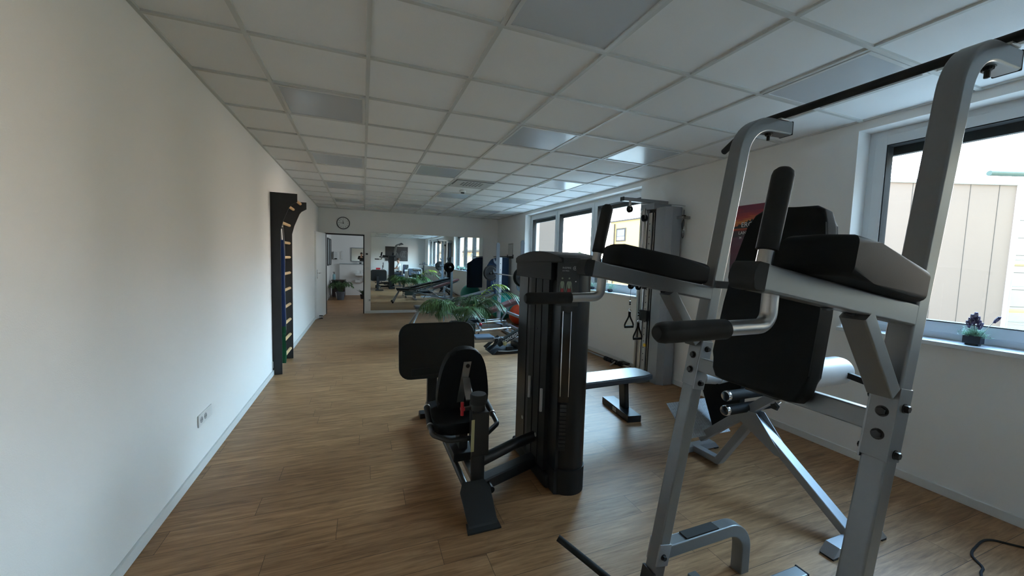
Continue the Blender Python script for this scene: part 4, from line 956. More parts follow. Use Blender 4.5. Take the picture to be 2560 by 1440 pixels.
# ---------------------------------------------------------------- incline bench
t = thing('incline_bench', 'silver incline bench with black seat and long sloping backrest', 'bench', (1.8, 8.3, 0))
Yb = 8.3
def pad(x0, z0, x1, z1, hw, th, nm):
    a = V((x0, Yb, z0)); u = (V((x1, Yb, z1))-a); ln = u.length; u.normalize(); n = V((-u.z, 0, u.x))
    MB().prism([(0, -hw), (ln, -hw), (ln, hw), (0, hw)], a, u, (0, 1, 0), n*th, .018, 3).build(nm, m_vg, t)
pad(1.02, .435, 1.43, .425, .14, .06, 'seat_pad'); pad(1.48, .47, 2.78, .80, .145, .06, 'backrest_pad')
MB().bar([(1.05, Yb, .41), (1.48, Yb, .405), (2.80, Yb, .755)], .05, .05, .005, up=(0, 0, 1)).build('seat_frame', m_silver2, t)
for s in (-1, 1):
    MB().tube([(1.44, Yb+s*.04, .41), (1.5, Yb+s*.09, .38), (2.95, Yb+s*.20, .06)], .016, 12).build('side_rail', m_silver2, t)
    MB().tube([(1.12, Yb+s*.03, .40), (.92, Yb+s*.22, .03)], .02, 12).build('front_leg', m_silver2, t)
    MB().cyl((.90, Yb+s*.19, .03), (.90, Yb+s*.27, .03), .03, 16, bev=.004).build('foot_wheel', m_rubber, t)
    MB().tube([(1.95, Yb+s*.05, .52), (2.45, Yb+s*.15, .16)], .014, 12).build('strut', m_silver2, t)
MB().bar([(2.95, Yb-.30, .035), (2.95, Yb+.30, .035)], .05, .05, .005).build('rear_foot', m_silver2, t)
MB().ball((1.18, Yb-.12, .375), .022, 14).build('adjuster_knob', m_red, t)
MB().bar([(1.62, Yb-.16, .33), (1.62, Yb-.16, .16)], .03, .03, .003).build('adjuster_post', m_silver2, t)
MB().cyl((1.25, Yb-.18, .36), (1.33, Yb-.10, .36), .02, 12).build('pin', m_black, t)
# low sled with tubes in front of the rack
t = thing('adjustable_bench', 'adjustable bench with chrome rails, red knob and sloping dark backrest with painted reddish sheen at the rack', 'bench', (2.4, 7.4, 0))
MB().tube([(1.72, 7.02, .135), (2.80, 7.20, .135)], .036, 18).build('front_tube', m_chrome, t)
MB().tube([(1.72, 7.38, .22), (2.82, 7.52, .24)], .022, 14).build('rail', m_chrome, t)
MB().tube([(1.72, 7.60, .22), (2.82, 7.74, .24)], .022, 14).build('rail', m_chrome, t)
MB().bar([(2.14, 7.35, .23), (2.14, 7.05, .13)], .04, .05, .005).build('rail_bracket', m_silver2, t)
MB().ball((2.17, 7.20, .235), .032, 16).build('knob', m_red, t)
MB().bar([(2.20, 7.25, .20), (2.10, 7.15, .02)], .02, .02, .003).build('stop_foot', m_black, t)
for x in (1.74, 2.78):
    MB().bar([(x, 6.98, .03), (x, 7.78, .03)], .05, .05, .006).build('foot', m_silver2, t)
    MB().bar([(x, 7.02, .03), (x, 7.02, .13)], .05, .04, .005, up=(0, 1, 0)).build('leg', m_silver2, t)
    MB().bar([(x, 7.50, .03), (x, 7.50, .23)], .05, .04, .005, up=(0, 1, 0)).build('leg', m_silver2, t)
    MB().bar([(x, 7.36, .22), (x, 7.64, .22)], .05, .03, .004).build('cross_bar', m_silver2, t)
MB().box((1.85, 7.33, .255), (2.30, 7.66, .31), .012, 3).build('seat_pad', m_vinyl, t)
a_ = V((2.36, 7.36, .40)); u_ = V((.94, 0, .33)).normalized(); n_ = V((-u_.z, 0, u_.x))
MB().prism([(0, 0), (.98, 0), (.98, .28), (0, .28)], a_, u_, (0, 1, 0), n_*.07, .016, 3).build('backrest_pad', mat('dark_vinyl_red_sheen', (.12, .045, .04), .35), t)  # reddish reflection on the dark vinyl is put into the base colour
MB().bar([a_+V((-.02, .14, -.03)), a_+u_*.95+V((0, .14, -.03))], .05, .05, .005).build('backrest_frame', m_silver2, t)
MB().bar([a_+u_*.55+V((0, .14, -.04)), (2.70, 7.50, .24)], .035, .035, .004).build('backrest_strut', m_silver2, t)

# ---------------------------------------------------------------- rowing machine
t = thing('rowing_machine', 'black rowing machine with lettered beam behind the leg press', 'exercise machine', (2.3, 5.9, 0))
MB().box((1.66, 5.78, .235), (1.98, 6.04, .285), .02, 3).build('seat', mat('seat_grey', (.10, .13, .17), .4), t)
MB().bar([(1.45, 5.91, .20), (2.62, 5.91, .20)], .05, .06, .005).build('monorail', m_steel, t)
for s in (-1, 1):
    MB().prism([(0, 0), (.30, .04), (.30, .12), (0, .13)], (1.90, 5.91+s*.10-.05, .05), V((.8, 0, .6)).normalized(), (0, 1, 0), (-.006, 0, .01)).build('foot_plate', m_rubber, t, smooth=0)
    MB().tube(fillet([(2.0, 5.91+s*.05, .14), (2.04, 5.91+s*.05, .22), (2.04, 5.91+s*.16, .24), (2.0, 5.91+s*.16, .16)], .02), .012, 8).build('foot_strap', m_black, t)
MB().lathe([(0, 0), (.035, .004), (.035, .02), (.018, .022), (.018, .026), (0, .026)], (2.16, 5.78, .16), (0, -1, 0), 18).build('strap_disc', mat('dull_yellow', (.45, .38, .18), .5), t)
MB().prism([(0, 0), (.58, 0), (.60, .05), (.52, .07), (.08, .06)], (1.93, 5.70, 0), (1, 0, 0), (0, 0, 1), (0, .44, 0), .006).build('front_base', m_black, t)
MB().tube(catmull([(2.02, 5.69, .062), (2.2, 5.685, .05), (2.4, 5.69, .062), (2.5, 5.70, .10)], 5), .008, 8).build('base_trim', m_steel, t)
MB().box((2.16, 5.70, .06), (2.28, 5.74, .12), .01).box((2.36, 5.72, .06), (2.47, 6.05, .18), .03, 3).build('foot_housing', m_blackgl, t)
beam = MB().bar([(2.08, 5.88, .13), (2.78, 5.88, .50)], .10, .085, .008).build('beam', m_black, t)
bu_ = V((.70, 0, .37)).normalized()
text_mesh('concept 2', .105, 'lettering', m_ink, beam, V((2.155, 5.8285, .145)), bu_, V((-bu_.z, 0, bu_.x)), .001, font_sx=.92)
MB().bar([(2.10, 5.83, .26), (2.14, 5.83, .17), (2.24, 5.83, .11)], .01, .02, .002, up=(0, 1, 0)).build('side_bracket', m_steel, t)
fw = MB().lathe([(0, -.09), (.20, -.09), (.27, -.06), (.27, .06), (.20, .09), (0, .09)], (3.02, 5.95, .50), (0, 1, 0), 40).build('flywheel_housing', m_blackgl, t)
for a in range(0, 360, 30):
    d_ = V((math.cos(math.radians(a)), 0, math.sin(math.radians(a)))); MB().bar([V((3.02, 5.855, .50))+d_*.08, V((3.02, 5.855, .50))+d_*.24], .012, .004, .001, up=(0, 1, 0)).build('vent_slat', m_steel, fw)
MB().bar([(2.80, 5.92, .03), (3.02, 5.94, .40)], .05, .05, .004).bar([(3.0, 5.94, .30), (3.28, 5.95, .03)], .05, .05, .004).build('front_leg', m_black, t)
MB().bar([(3.28, 5.70, .025), (3.28, 6.22, .025)], .05, .05, .005).build('front_foot', m_black, t)
MB().bar([(1.48, 5.75, .025), (1.48, 6.08, .025)], .05, .05, .005).bar([(1.48, 5.91, .03), (1.48, 5.91, .19)], .04, .04, .004, up=(0, 1, 0)).build('rear_leg', m_steel, t)

# ---------------------------------------------------------------- plants
m_palm = noisy(mat('palm_leaf', (.055, .12, .035), .42), 5, .35)
m_palm2 = mat('fresh_palm_leaf', (.30, .42, .03), .45)
m_dkleaf = noisy(mat('dark_leaf', (.018, .05, .022), .4), 5, .3)
m_soil = mat('soil', (.03, .022, .016), .9)
def leaf_strip(mb, p, d, ln, w, droop, n=4, up=V((0, 0, 1))):
    """a narrow folded leaflet with thickness from its V section"""
    d = d.normalized(); side = d.cross(up); side = side.normalized() if side.length > .01 else V((1, 0, 0)); prev = None
    for i in range(n+1):
        f = i/n; q = p+d*ln*f+V((0, 0, -droop*f*f)); ww = w*math.sin(PI*min(.98, .12+.86*f))
        a = mb.b.verts.new(q+side*ww+V((0, 0, ww*.4))); b = mb.b.verts.new(q); c = mb.b.verts.new(q-side*ww+V((0, 0, ww*.4)))
        if prev: mb.b.faces.new((prev[0], prev[1], b, a)); mb.b.faces.new((prev[1], prev[2], c, b))
        prev = (a, b, c)
def frond(parent, base, az, ln, rise, m, nl=22, lw=.007, ll=.30, droop=.5, name='frond'):
    mb = MB(); h = V((math.cos(az), math.sin(az), 0)); pts = []
    for i in range(13):
        f = i/12; pts.append(V(base)+h*ln*(f**1.1)+V((0, 0, rise*math.sin(f*PI*.62)*1.05-droop*ln*f**3*.45)))
    mb.sweep(pts, circ(.0045, 6), scale=[1-.75*i/12 for i in range(13)])
    for k in range(nl):
        f = .22+.78*k/(nl-1); i = min(11, int(f*12)); q = pts[i].lerp(pts[i+1], f*12-i) if i < 12 else pts[12]
        tdir = (pts[i+1]-pts[i]).normalized(); sd = tdir.cross(V((0, 0, 1))).normalized(); L_ = ll*math.sin(PI*(.12+.8*(f-.22)/.78))*random.uniform(.85, 1.1)
        for s in (-1, 1): leaf_strip(mb, q, (tdir*.75+sd*s*.8+V((0, 0, random.uniform(-.1, .15)))), L_, lw, L_*random.uniform(.35, .8))
    return mb.build(name, m, parent, smooth=0)
random.seed(11)
t = thing('potted_palm', 'large arching palm in a dark planter on wheels beyond the leg press', 'plant', (1.66, 6.65, 0))
MB().prism([(-.20, -.17), (.20, -.17), (.20, .17), (-.20, .17)], (1.66, 6.65, .09), (1, 0, 0), (0, 1, 0), (0, 0, .30), .02, 3).build('planter', mat('planter_green_grey', (.035, .05, .045), .5), t)
MB().box((1.48, 6.50, .375), (1.84, 6.80, .395)).build('soil', m_soil, t, smooth=0)
for sx in (-.16, .16):
    for sy in (-.13, .13): 
        w = MB().cyl((1.66+sx-.012, 6.65+sy, .03), (1.66+sx+.012, 6.65+sy, .03), .03, 16).build('wheel', m_rubber, t)
        MB().box((1.66+sx-.018, 6.65+sy-.012, .03), (1.66+sx+.018, 6.65+sy+.012, .09), .003).build('wheel_fork', m_white, w)
for k in range(17):
    az = 2*PI*k/17+random.uniform(-.15, .15); ln = random.uniform(.50, .82)
    frond(t, (1.66+.07*math.cos(az), 6.65+.07*math.sin(az), .39), az, ln, random.uniform(.30, .46), m_palm, 20, .0105, .30)
for k in range(6):
    az = random.uniform(0, 6.28); frond(t, (1.66, 6.65, .39), az, random.uniform(.25, .45), random.uniform(.38, .50), m_palm, 16, .010, .24)
frond(t, (1.72, 6.62, .39), -.25, 1.05, .62, m_palm, 22, .0105, .30)
frond(t, (1.72, 6.66, .39), .15, .86, .66, m_palm2, 18, .013, .20, .1)
frond(t, (1.64, 6.60, .39), -2.7, .85, .50, m_palm, 20, .0105, .30)

def small_pot(x, y, z, lab, r=.045, h=.05, sq=False, purple=False, n=60, hh=.10):
    t = thing('potted_plant', lab, 'plant', (x, y, z), None)
    m_p = mat('pot_dark_blue', (.018, .022, .035), .4)
    if sq:
        MB().prism([(-.040, -.030), (.040, -.030), (.040, .030), (-.040, .030)], (x, y, z+.012), (0, 1, 0), (1, 0, 0), (0, 0, h), .004).build('pot', m_p, t)
        MB().box((x-.022, y-.031, z), (x+.022, y+.031, z+.014), .003).build('pot_foot', m_p, t)
        MB().box((x-.026, y-.036, z+h+.008), (x+.026, y+.036, z+h+.0125)).build('soil', m_soil, t, smooth=0)
    else:
        MB().lathe([(r*.6, 0), (r*.95, h*.35), (r, h*.7), (r*.85, h), (r*.78, h), (r*.75, h*.85), (0, h*.85)], (x, y, z), (0, 0, 1), 20).build('pot', m_p, t)
        MB().lathe([(r*.72, 0), (r*.72, .004), (0, .004)], (x, y, z+h*.85), (0, 0, 1), 16).build('soil', m_soil, t)
    f = MB(); top = z+h
    for k in range(n):
        a = random.uniform(0, 6.283); e = random.uniform(.1, 1.3); d_ = V((math.cos(a)*math.cos(e)*.62, math.sin(a)*math.cos(e), math.sin(e)))
        o = V((x+random.uniform(-.015, .015), y+random.uniform(-.022, .022), top)); ln = random.uniform(.05, hh)*(1.0 if not purple else .8)
        f.tube([o, o+d_*ln], .0008, 4)
        for q in range(6):
            c = o+d_*ln*(.3+.7*q/5); b_ = random.uniform(0, 6.28); leaf_strip(f, c, d_*.8+V((math.cos(b_), math.sin(b_), .2))*.8, .018, .0022, .003, 2)
    f.build('foliage', mat('mint_leaf', (.30, .48, .36), .6), t, smooth=0)
    if purple:
        for (dy, dz, lean) in ((.0, .215, 0), (.028, .175, .01), (.016, .20, 0), (-.012, .19, 0), (-.022, .165, -.005), (.006, .18, .0), (-.10, .20, 0), (.035, .155, 0), (-.03, .15, 0)):
            a = V((x, y+dy*.25, top)); b_ = V((x+lean, y+dy, z+dz)); s = MB().tube(catmull([a, a.lerp(b_, .5)+V((0, 0, .01)), b_], 4), .0013, 5).build('stem', m_dkleaf, t)
            fl = MB(); dd_ = (b_-a).normalized()
            for q in range(7):
                c = b_-dd_*.042*(q/6); rr = .0075*math.sin(PI*(.25+.6*q/6))
                for w in range(6): fl.ball(c+V((math.cos(w*1.05+q)*rr, math.sin(w*1.05+q)*rr, 0)), .0038, 6)
            fl.build('flower_spike', mat('lavender', (.085, .06, .16), .7), s)
    return t
random.seed(21)
ZS = WZ0+.02
small_pot(3.765, 1.215, ZS, 'lavender with purple spikes in a dark trough on the near window sill', sq=True, purple=True, n=110, hh=.085)
small_pot(3.765, 5.22, ZS, 'small dark pot of grassy green on the far window sill', n=50, hh=.15)
for k, (yy, hh, lab) in enumerate(((5.75, .12, 'low green plant on the far sill beside the small grassy pot'), (6.35, .18, 'taller green plant at the middle of the far window sill'), (6.9, .10, 'bushy small plant left of the taller plant on the far sill'), (7.7, .14, 'small plant near the corner end of the far window sill'))):
    small_pot(3.765, yy, ZS, lab, n=45, hh=hh)

# cable on the floor, lower right
cpts = [Z_ for Z_ in [(3.62, .62, .006), (3.42, .85, .006), (3.33, .93, .006), (3.17, .925, .006), (3.06, .90, .006), (2.99, .84, .006), (2.90, .815, .006), (2.70, .70, .006)]]
o = MB().tube(catmull(cpts, 8), .0055, 8).build('power_cable', m_rubber, None); rebase(o, (3.1, .85, 0)); tag(o, 'black power cable curling across the floor by the window wall', 'cable')
# door stop
t = thing('door_stop', 'small steel and black cylindrical door stop holding the white door', 'door stop', (-.930, 9.99, 0))
for k in range(3): MB().lathe([(.045, 0), (.045, .014), (0, .014)], (-.93, 9.985, .002+k*.028), (0, 0, 1), 20).build('steel_ring', m_chrome, t)
for k in range(3): MB().lathe([(.042, 0), (.042, .014), (0, .014)], (-.93, 9.985, .016+k*.028), (0, 0, 1), 20).build('rubber_ring', m_rubber, t)
# ---------------------------------------------------------------- side room seen through the door
t = thing('framed_window', 'dark framed interior window on the left wall of the side room', 'window frame', (-1.13, 14.9, 1.15))
for lo, hi in (((14.2, 1.16), (15.65, 1.20)), ((14.2, 2.06), (15.65, 2.10)), ((14.2, 1.2), (14.26, 2.06)), ((14.88, 1.2), (15.02, 2.06)), ((15.59, 1.2), (15.65, 2.06))):
    MB().box((-1.13, lo[0], lo[1]), (-1.10, hi[0], hi[1])).build('frame_bar', m_black, t, smooth=0)
MB().box((-1.128, 14.25, 1.19), (-1.118, 15.6, 2.07)).build('pane', mat('frosted_pane', (.42, .48, .50), .3), t, smooth=0)
YQ = 15.99
t = thing('towel_dispenser', 'white paper towel dispenser on the side room wall', 'dispenser', (-.965, YQ, 1.36))
MB().box((-1.05, YQ-.11, 1.37), (-.89, YQ+.005, 1.635), .015, 3).build('case', m_white, t)
MB().box((-1.02, YQ-.112, 1.365), (-.92, YQ-.02, 1.41), .008).build('slot', m_black, t)
MB().box((-1.075, YQ-.05, 1.36), (-1.045, YQ+.005, 1.65), .004).build('side_panel', m_dark, t)
t = thing('wall_hand_rail', 'short white vertical rail on the side room wall', 'rail', (-.745, YQ, 1.36))
MB().tube([(-.745, YQ, 1.66), (-.745, YQ-.05, 1.66), (-.745, YQ-.05, 1.38), (-.745, YQ, 1.38)], .012, 10, .015).build('rail', m_white, t)
S('wall_lobby_duct', MB().box((-.835, 15.86, 0), (.8, 16.0, 1.19)), m_wall, smooth=0)
t = tag(MB().box((-.83, 15.82, 1.19), (.8, 16.0, 1.215), .003).build('wall_ledge', mat('ledge_grey', (.35, .40, .42), .3)), 'grey stone ledge running under the side room mirror', 'ledge'); rebase(t, (0, 15.9, 1.19))
t = thing('washroom_mirror', 'framed mirror over the ledge in the side room', 'mirror', (-.1, 15.99, 1.29))
MB().box((-.425, 15.972, 1.315), (.35, 15.978, 1.81)).build('glass', m_mirror, t, smooth=0)
fr = m_dark
for lo, hi in (((-.445, 1.295), (.37, 1.32)), ((-.445, 1.805), (.37, 1.83)), ((-.445, 1.31), (-.42, 1.81)), ((.345, 1.31), (.37, 1.81))):
    MB().box((lo[0], 15.965, lo[1]), (hi[0], 15.999, hi[1])).build('frame_bar', mat('mirror_frame', (.25, .26, .27), .4), t, smooth=0)
for x, w, h, m, lab in ((-.20, .03, .06, m_white, 'small white jar on the ledge under the side room mirror'), (-.10, .04, .05, m_black, 'small black box on the ledge under the side room mirror')):
    o = MB().box((x-w, 15.84, 1.216), (x+w, 15.90, 1.216+h), .008).build('jar' if m is m_white else 'box', m, None); rebase(o, (x, 15.87, 1.216)); tag(o, lab, 'container')
t = thing('wash_basin', 'white wash basin on the side room wall', 'basin', (-.05, 15.86, .76))
MB().prism([(-.27, 0), (.27, 0), (.27, -.36), (.18, -.42), (-.18, -.42), (-.27, -.36)], (-.02, 15.86, .765), (1, 0, 0), (0, 1, 0), (0, 0, .085), .02, 3).build('bowl', m_white, t)
MB().tube(fillet([(-.02, 15.78, .84), (-.02, 15.78, .98), (-.02, 15.62, .98)], .03), .014, 10).build('tap', m_chrome, t)
MB().tube(fillet([(-.02, 15.70, .76), (-.02, 15.70, .52), (-.02, 15.86, .52)], .03), .02, 10).build('drain_pipe', m_chrome, t)
MB().box((-.29, 15.70, .50), (-.12, 15.86, .60), .01).build('water_heater', m_white, t)
o = MB().box((-.24, 15.62, .853), (-.16, 15.70, .96), .012).build('soap_box', m_white, None); rebase(o, (-.2, 15.66, .853)); tag(o, 'white soap box standing on the wash basin', 'box')
t = thing('sideboard', 'dark low sideboard behind the palm in the side room', 'cabinet', (-.83, 15.3, 0))
MB().box((-1.05, 15.1, .03), (-.62, 15.5, .60), .006).build('body', mat('dark_wood', (.05, .03, .028), .5), t)
MB().box((-1.07, 15.08, .60), (-.60, 15.52, .63), .006).build('top', mat('dark_wood_top', (.06, .035, .03), .4), t)
MB().box((-1.03, 15.09, .05), (-.84, 15.1, .58), .003).build('door', mat('dark_wood_door', (.045, .028, .026), .5), t)
MB().box((-.83, 15.09, .05), (-.64, 15.1, .58), .003).build('door', mat('dark_wood_door', (.045, .028, .026), .5), t)
t = thing('soap_bottle', 'pale blue pump bottle on the dark sideboard in the side room', 'bottle', (-.99, 15.3, .63))
MB().lathe([(0, 0), (.048, .002), (.05, .02), (.05, .17), (.03, .20), (.015, .205), (.015, .215)], (-.99, 15.3, .63), (0, 0, 1), 20).build('bottle_body', mat('pale_blue_bottle', (.30, .52, .58), .2), t)
MB().lathe([(.016, .21), (.016, .235), (.007, .24), (.007, .27), (0, .272)], (-.99, 15.3, .63), (0, 0, 1), 12).build('pump', m_black, t)
MB().box((-1.03, 15.285, .885), (-.96, 15.315, .905), .005).build('nozzle', m_black, t)
random.seed(8)
def room_palm(x, y, lab, pot_m, m, n, ln, rise, r=.13, ph=.28, lw=.009):
    t = thing('potted_plant', lab, 'plant', (x, y, 0))
    MB().lathe([(r*.78, 0), (r*.82, .01), (r, ph-.03), (r*1.07, ph-.03), (r*1.07, ph), (r*.93, ph), (r*.9, ph-.05), (0, ph-.05)], (x, y, 0), (0, 0, 1), 28).build('pot', pot_m, t)
    MB().lathe([(r*.88, 0), (r*.88, .004), (0, .005)], (x, y, ph-.048), (0, 0, 1), 20).build('soil', m_soil, t)
    for k in range(n):
        az = 2*PI*k/n+random.uniform(-.2, .2); frond(t, (x+.03*math.cos(az), y+.03*math.sin(az), ph-.05), az, random.uniform(.7, 1)*ln, random.uniform(.8, 1.1)*rise, m, 14, lw, .2)
room_palm(-.72, 14.25, 'green palm in a grey bucket pot inside the side room', mat('bucket_grey', (.09, .105, .13), .5), m_palm, 13, .38, .36)
room_palm(-.80, 14.72, 'dark bushy plant in a white pot behind the grey bucket', m_white, m_dkleaf, 10, .24, .42, .11, .22, .014)
t = thing('potted_plant', 'dark broad-leaved plant at the right edge of the doorway view', 'plant', (-.02, 14.5, 0))
MB().lathe([(.08, 0), (.11, .16), (.10, .16), (.095, .13), (0, .13)], (-.0, 14.5, 0), (0, 0, 1), 24).build('pot', m_black, t)
MB().lathe([(.09, .131), (0, .132)], (0, 14.5, 0), (0, 0, 1), 20).build('soil', m_soil, t)
f = MB()
for k in range(9): 
    az = k*.75; leaf_strip(f, V((0, 14.5, .12)), V((math.cos(az)*.8, math.sin(az)*.8, 1)), .38, .028, .10, 6)
f.build('foliage', m_dkleaf, t)

# ---------------------------------------------------------------- rear end of the room (shows in the wall mirrors)
t = thing('wall_picture', 'large dark canvas picture on the rear wall', 'picture', (1.95, YF, 1.27))
MB().box((1.27, YF, 1.26), (2.63, YF+.035, 2.16)).build('canvas', noisy(mat('dark_canvas', (.035, .037, .04), .6), 2.5, .5), t, smooth=0)
sw = MB()
for a in range(3): sw.tube([(2.30+.1*a+.10*math.cos(q*.35), YF+.037, 1.70+.20*math.sin(q*.35)) for q in range(14)], .006, 5)
sw.tube([(1.85+.16*math.cos(q*.3), YF+.037, 1.62+.18*math.sin(q*.42)) for q in range(18)], .008, 5)
sw.build('pale_swirl', mat('pale_paint', (.35, .36, .37), .7), t)
t = thing('office_desk', 'white office desk by the rear wall', 'desk', (1.35, -2.55, 0))
MB().box((.70, -2.95, .72), (1.95, -2.15, .75), .004).build('desk_top', m_white, t)
for x in (.76, 1.89):
    for y in (-2.89, -2.21): MB().box((x-.02, y-.02, 0), (x+.02, y+.02, .72), .003).build('leg', m_steel, t)
t = thing('computer_monitor', 'black computer monitor on the white office desk', 'monitor', (1.15, -2.6, .75))
MB().box((1.10, -2.85, .86), (1.125, -2.35, 1.17), .006).build('screen', m_blackgl, t)
MB().box((1.06, -2.62, .76), (1.09, -2.58, 1.0), .004).build('stand', m_black, t); MB().box((1.0, -2.70, .75), (1.18, -2.50, .765), .004).build('stand_base', m_black, t)
for k, (x, m) in enumerate(((.82, m_red), (.93, m_white))):
    o = MB().prism([(-.12, -.09), (.12, -.09), (.12, .09), (-.12, .09)], (x, -2.35, .751+.0), (1, 0, 0), (0, 1, 0), (0, 0, .10-.04*k), .02, 3).build('bag' if k == 0 else 'paper_tray', m, None)
    if k == 0: rebase(o, (x, -2.35, .751)); tag(o, 'red bag lying on the end of the office desk', 'bag')
    else:
        for v in o.data.vertices: v.co.y -= .35
        rebase(o, (x, -2.7, .751)); tag(o, 'white paper tray on the office desk beside the monitor', 'tray')
t = thing('side_desk', 'white desk with binders behind the seated person', 'desk', (2.75, -2.9, 0))
MB().box((2.25, -3.30, .72), (3.35, -2.55, .75), .004).build('desk_top', m_white, t)
MB().box((2.30, -3.25, 0), (2.34, -2.60, .72)).box((3.26, -3.25, 0), (3.30, -2.60, .72)).build('side_panel', m_white, t, smooth=0)
MB().box((2.70, -3.25, .08), (3.26, -2.62, .72), .003).build('drawer_unit', m_white, t)
for k in range(4):
    o = MB().box((2.32+k*.075, -3.1, .751), (2.385+k*.075, -2.82, 1.06), .004).build('binder', mat('binder_black', (.02, .022, .025), .5), None); rebase(o, (2.35+k*.075, -2.96, .751)); tag(o, 'black ring binder standing in the row on the side desk', 'binder', 'ring binders on the side desk')
o = MB().box((2.75, -3.0, .751), (3.05, -2.72, .79), .01).build('scanner', m_black, None); rebase(o, (2.9, -2.86, .751)); tag(o, 'flat black scanner lying on the side desk', 'scanner')
t = thing('padded_bench', 'upright grey padded bench with white frame near the rear wall', 'bench', (2.65, -.5, 0))
MB().box((2.35, -.47, .50), (2.95, -.40, .90), .03, 3).build('back_pad', mat('slate_vinyl', (.07, .085, .11), .4), t)
MB().bar(fillet([(2.40, -.52, 0), (2.33, -.50, .93), (2.97, -.50, .93), (2.92, -.52, 0)], .05), .03, .03, .004).build('bench_frame', m_white, t)
MB().box((2.40, -.92, .42), (2.90, -.48, .48), .02).build('seat_pad', m_vinyl, t)
for x in (2.45, 2.85): MB().box((x-.02, -.90, 0), (x+.02, -.86, .42), .003).build('leg', m_white, t)
t = thing('exercise_bike', 'dark exercise bike by the window wall at the rear', 'exercise machine', (3.2, -1.2, 0))
MB().lathe([(0, -.05), (.22, -.05), (.25, -.03), (.25, .03), (.22, .05), (0, .05)], (3.25, -1.05, .36), (1, 0, 0), 32).build('flywheel', m_blackgl, t)
MB().bar([(3.25, -1.75, .06), (3.25, -1.1, .40), (3.25, -.85, 1.08)], .06, .05, .006).build('frame', m_black, t)
MB().bar([(3.25, -1.55, .20), (3.25, -1.65, .85)], .04, .04, .005, up=(0, 1, 0)).build('seat_post', m_steel, t)
MB().box((3.14, -1.80, .85), (3.36, -1.52, .91), .03, 3).build('saddle', m_black, t)
MB().tube(fillet([(3.02, -.95, 1.12), (3.02, -.80, 1.14), (3.48, -.80, 1.14), (3.48, -.95, 1.12)], .05), .015, 10).build('handlebar', m_black, t)
MB().box((3.18, -.80, 1.14), (3.32, -.76, 1.27), .008).build('console', m_black, t)
for y in (-1.80, -.62): MB().box((2.98, y-.03, 0), (3.52, y+.03, .06), .006).build('foot', m_black, t)

# ---------------------------------------------------------------- people
m_skin = mat('skin', (.50, .30, .22), .5, 0, **{'Subsurface Weight': .05})
def skin(name, chains, m, parent, sub=2):
    """chains of (point, radius) that share their joints, grown into one smooth surface"""
    me = bpy.data.meshes.new(name); vs, es, rs, key = [], [], [], {}
    def vid(p, r):
        k = tuple(round(c, 4) for c in p)
        if k not in key: key[k] = len(vs); vs.append(p); rs.append(r)
        return key[k]
    for ch in chains:
        ids = [vid(p, r) for p, r in ch]; es += list(zip(ids, ids[1:]))
    me.from_pydata(vs, es, []); o = bpy.data.objects.new(name, me); COL.objects.link(o)
    o.modifiers.new('s', 'SKIN'); sd = o.modifiers.new('u', 'SUBSURF'); sd.levels = sub; sd.render_levels = sub
    for i, r in enumerate(rs): me.skin_vertices[0].data[i].radius = (r, r)
    me.skin_vertices[0].data[0].use_root = True
    dg = bpy.context.evaluated_depsgraph_get(); m2 = bpy.data.meshes.new_from_object(o.evaluated_get(dg)); bpy.data.objects.remove(o)
    off = V(parent.location)
    for v in m2.vertices: v.co -= off
    m2.materials.clear(); m2.materials.append(m); m2.shade_smooth()
    ob = bpy.data.objects.new(name, m2); COL.objects.link(ob); ob.parent = parent; return ob
def hand(w, d, up, s, curl):
    """palm and five unequal fingers; w wrist, d pointing direction, up back of the hand, s thumb side sign"""
    d = V(d).normalized(); up = (V(up)-d*V(up).dot(d)).normalized(); sd = d.cross(up)*s; w = V(w); out = []
    k = w+d*.045; c = [(tuple(w), .022), (tuple(k), .026)]; out.append(c)
    for i, (o, ln) in enumerate(((.028, .072), (.010, .080), (-.009, .074), (-.026, .058))):
        a = w+d*.085+sd*o; f1 = (d-up*curl*.5).normalized(); f2 = (d-up*curl*1.3).normalized()
        b = a+f1*ln*.5; e = b+f2*ln*.5; out.append([(tuple(k), .026), (tuple(a), .011), (tuple(b), .0095), (tuple(e), .008)])
    a = w+d*.03+sd*.03; b = a+(d*.7+sd*.7-up*.3*curl).normalized()*.035; e = b+(d-up*curl*.6).normalized()*.03
    out.append([(tuple(k), .026), (tuple(a), .012), (tuple(b), .0105), (tuple(e), .009)])
    return out
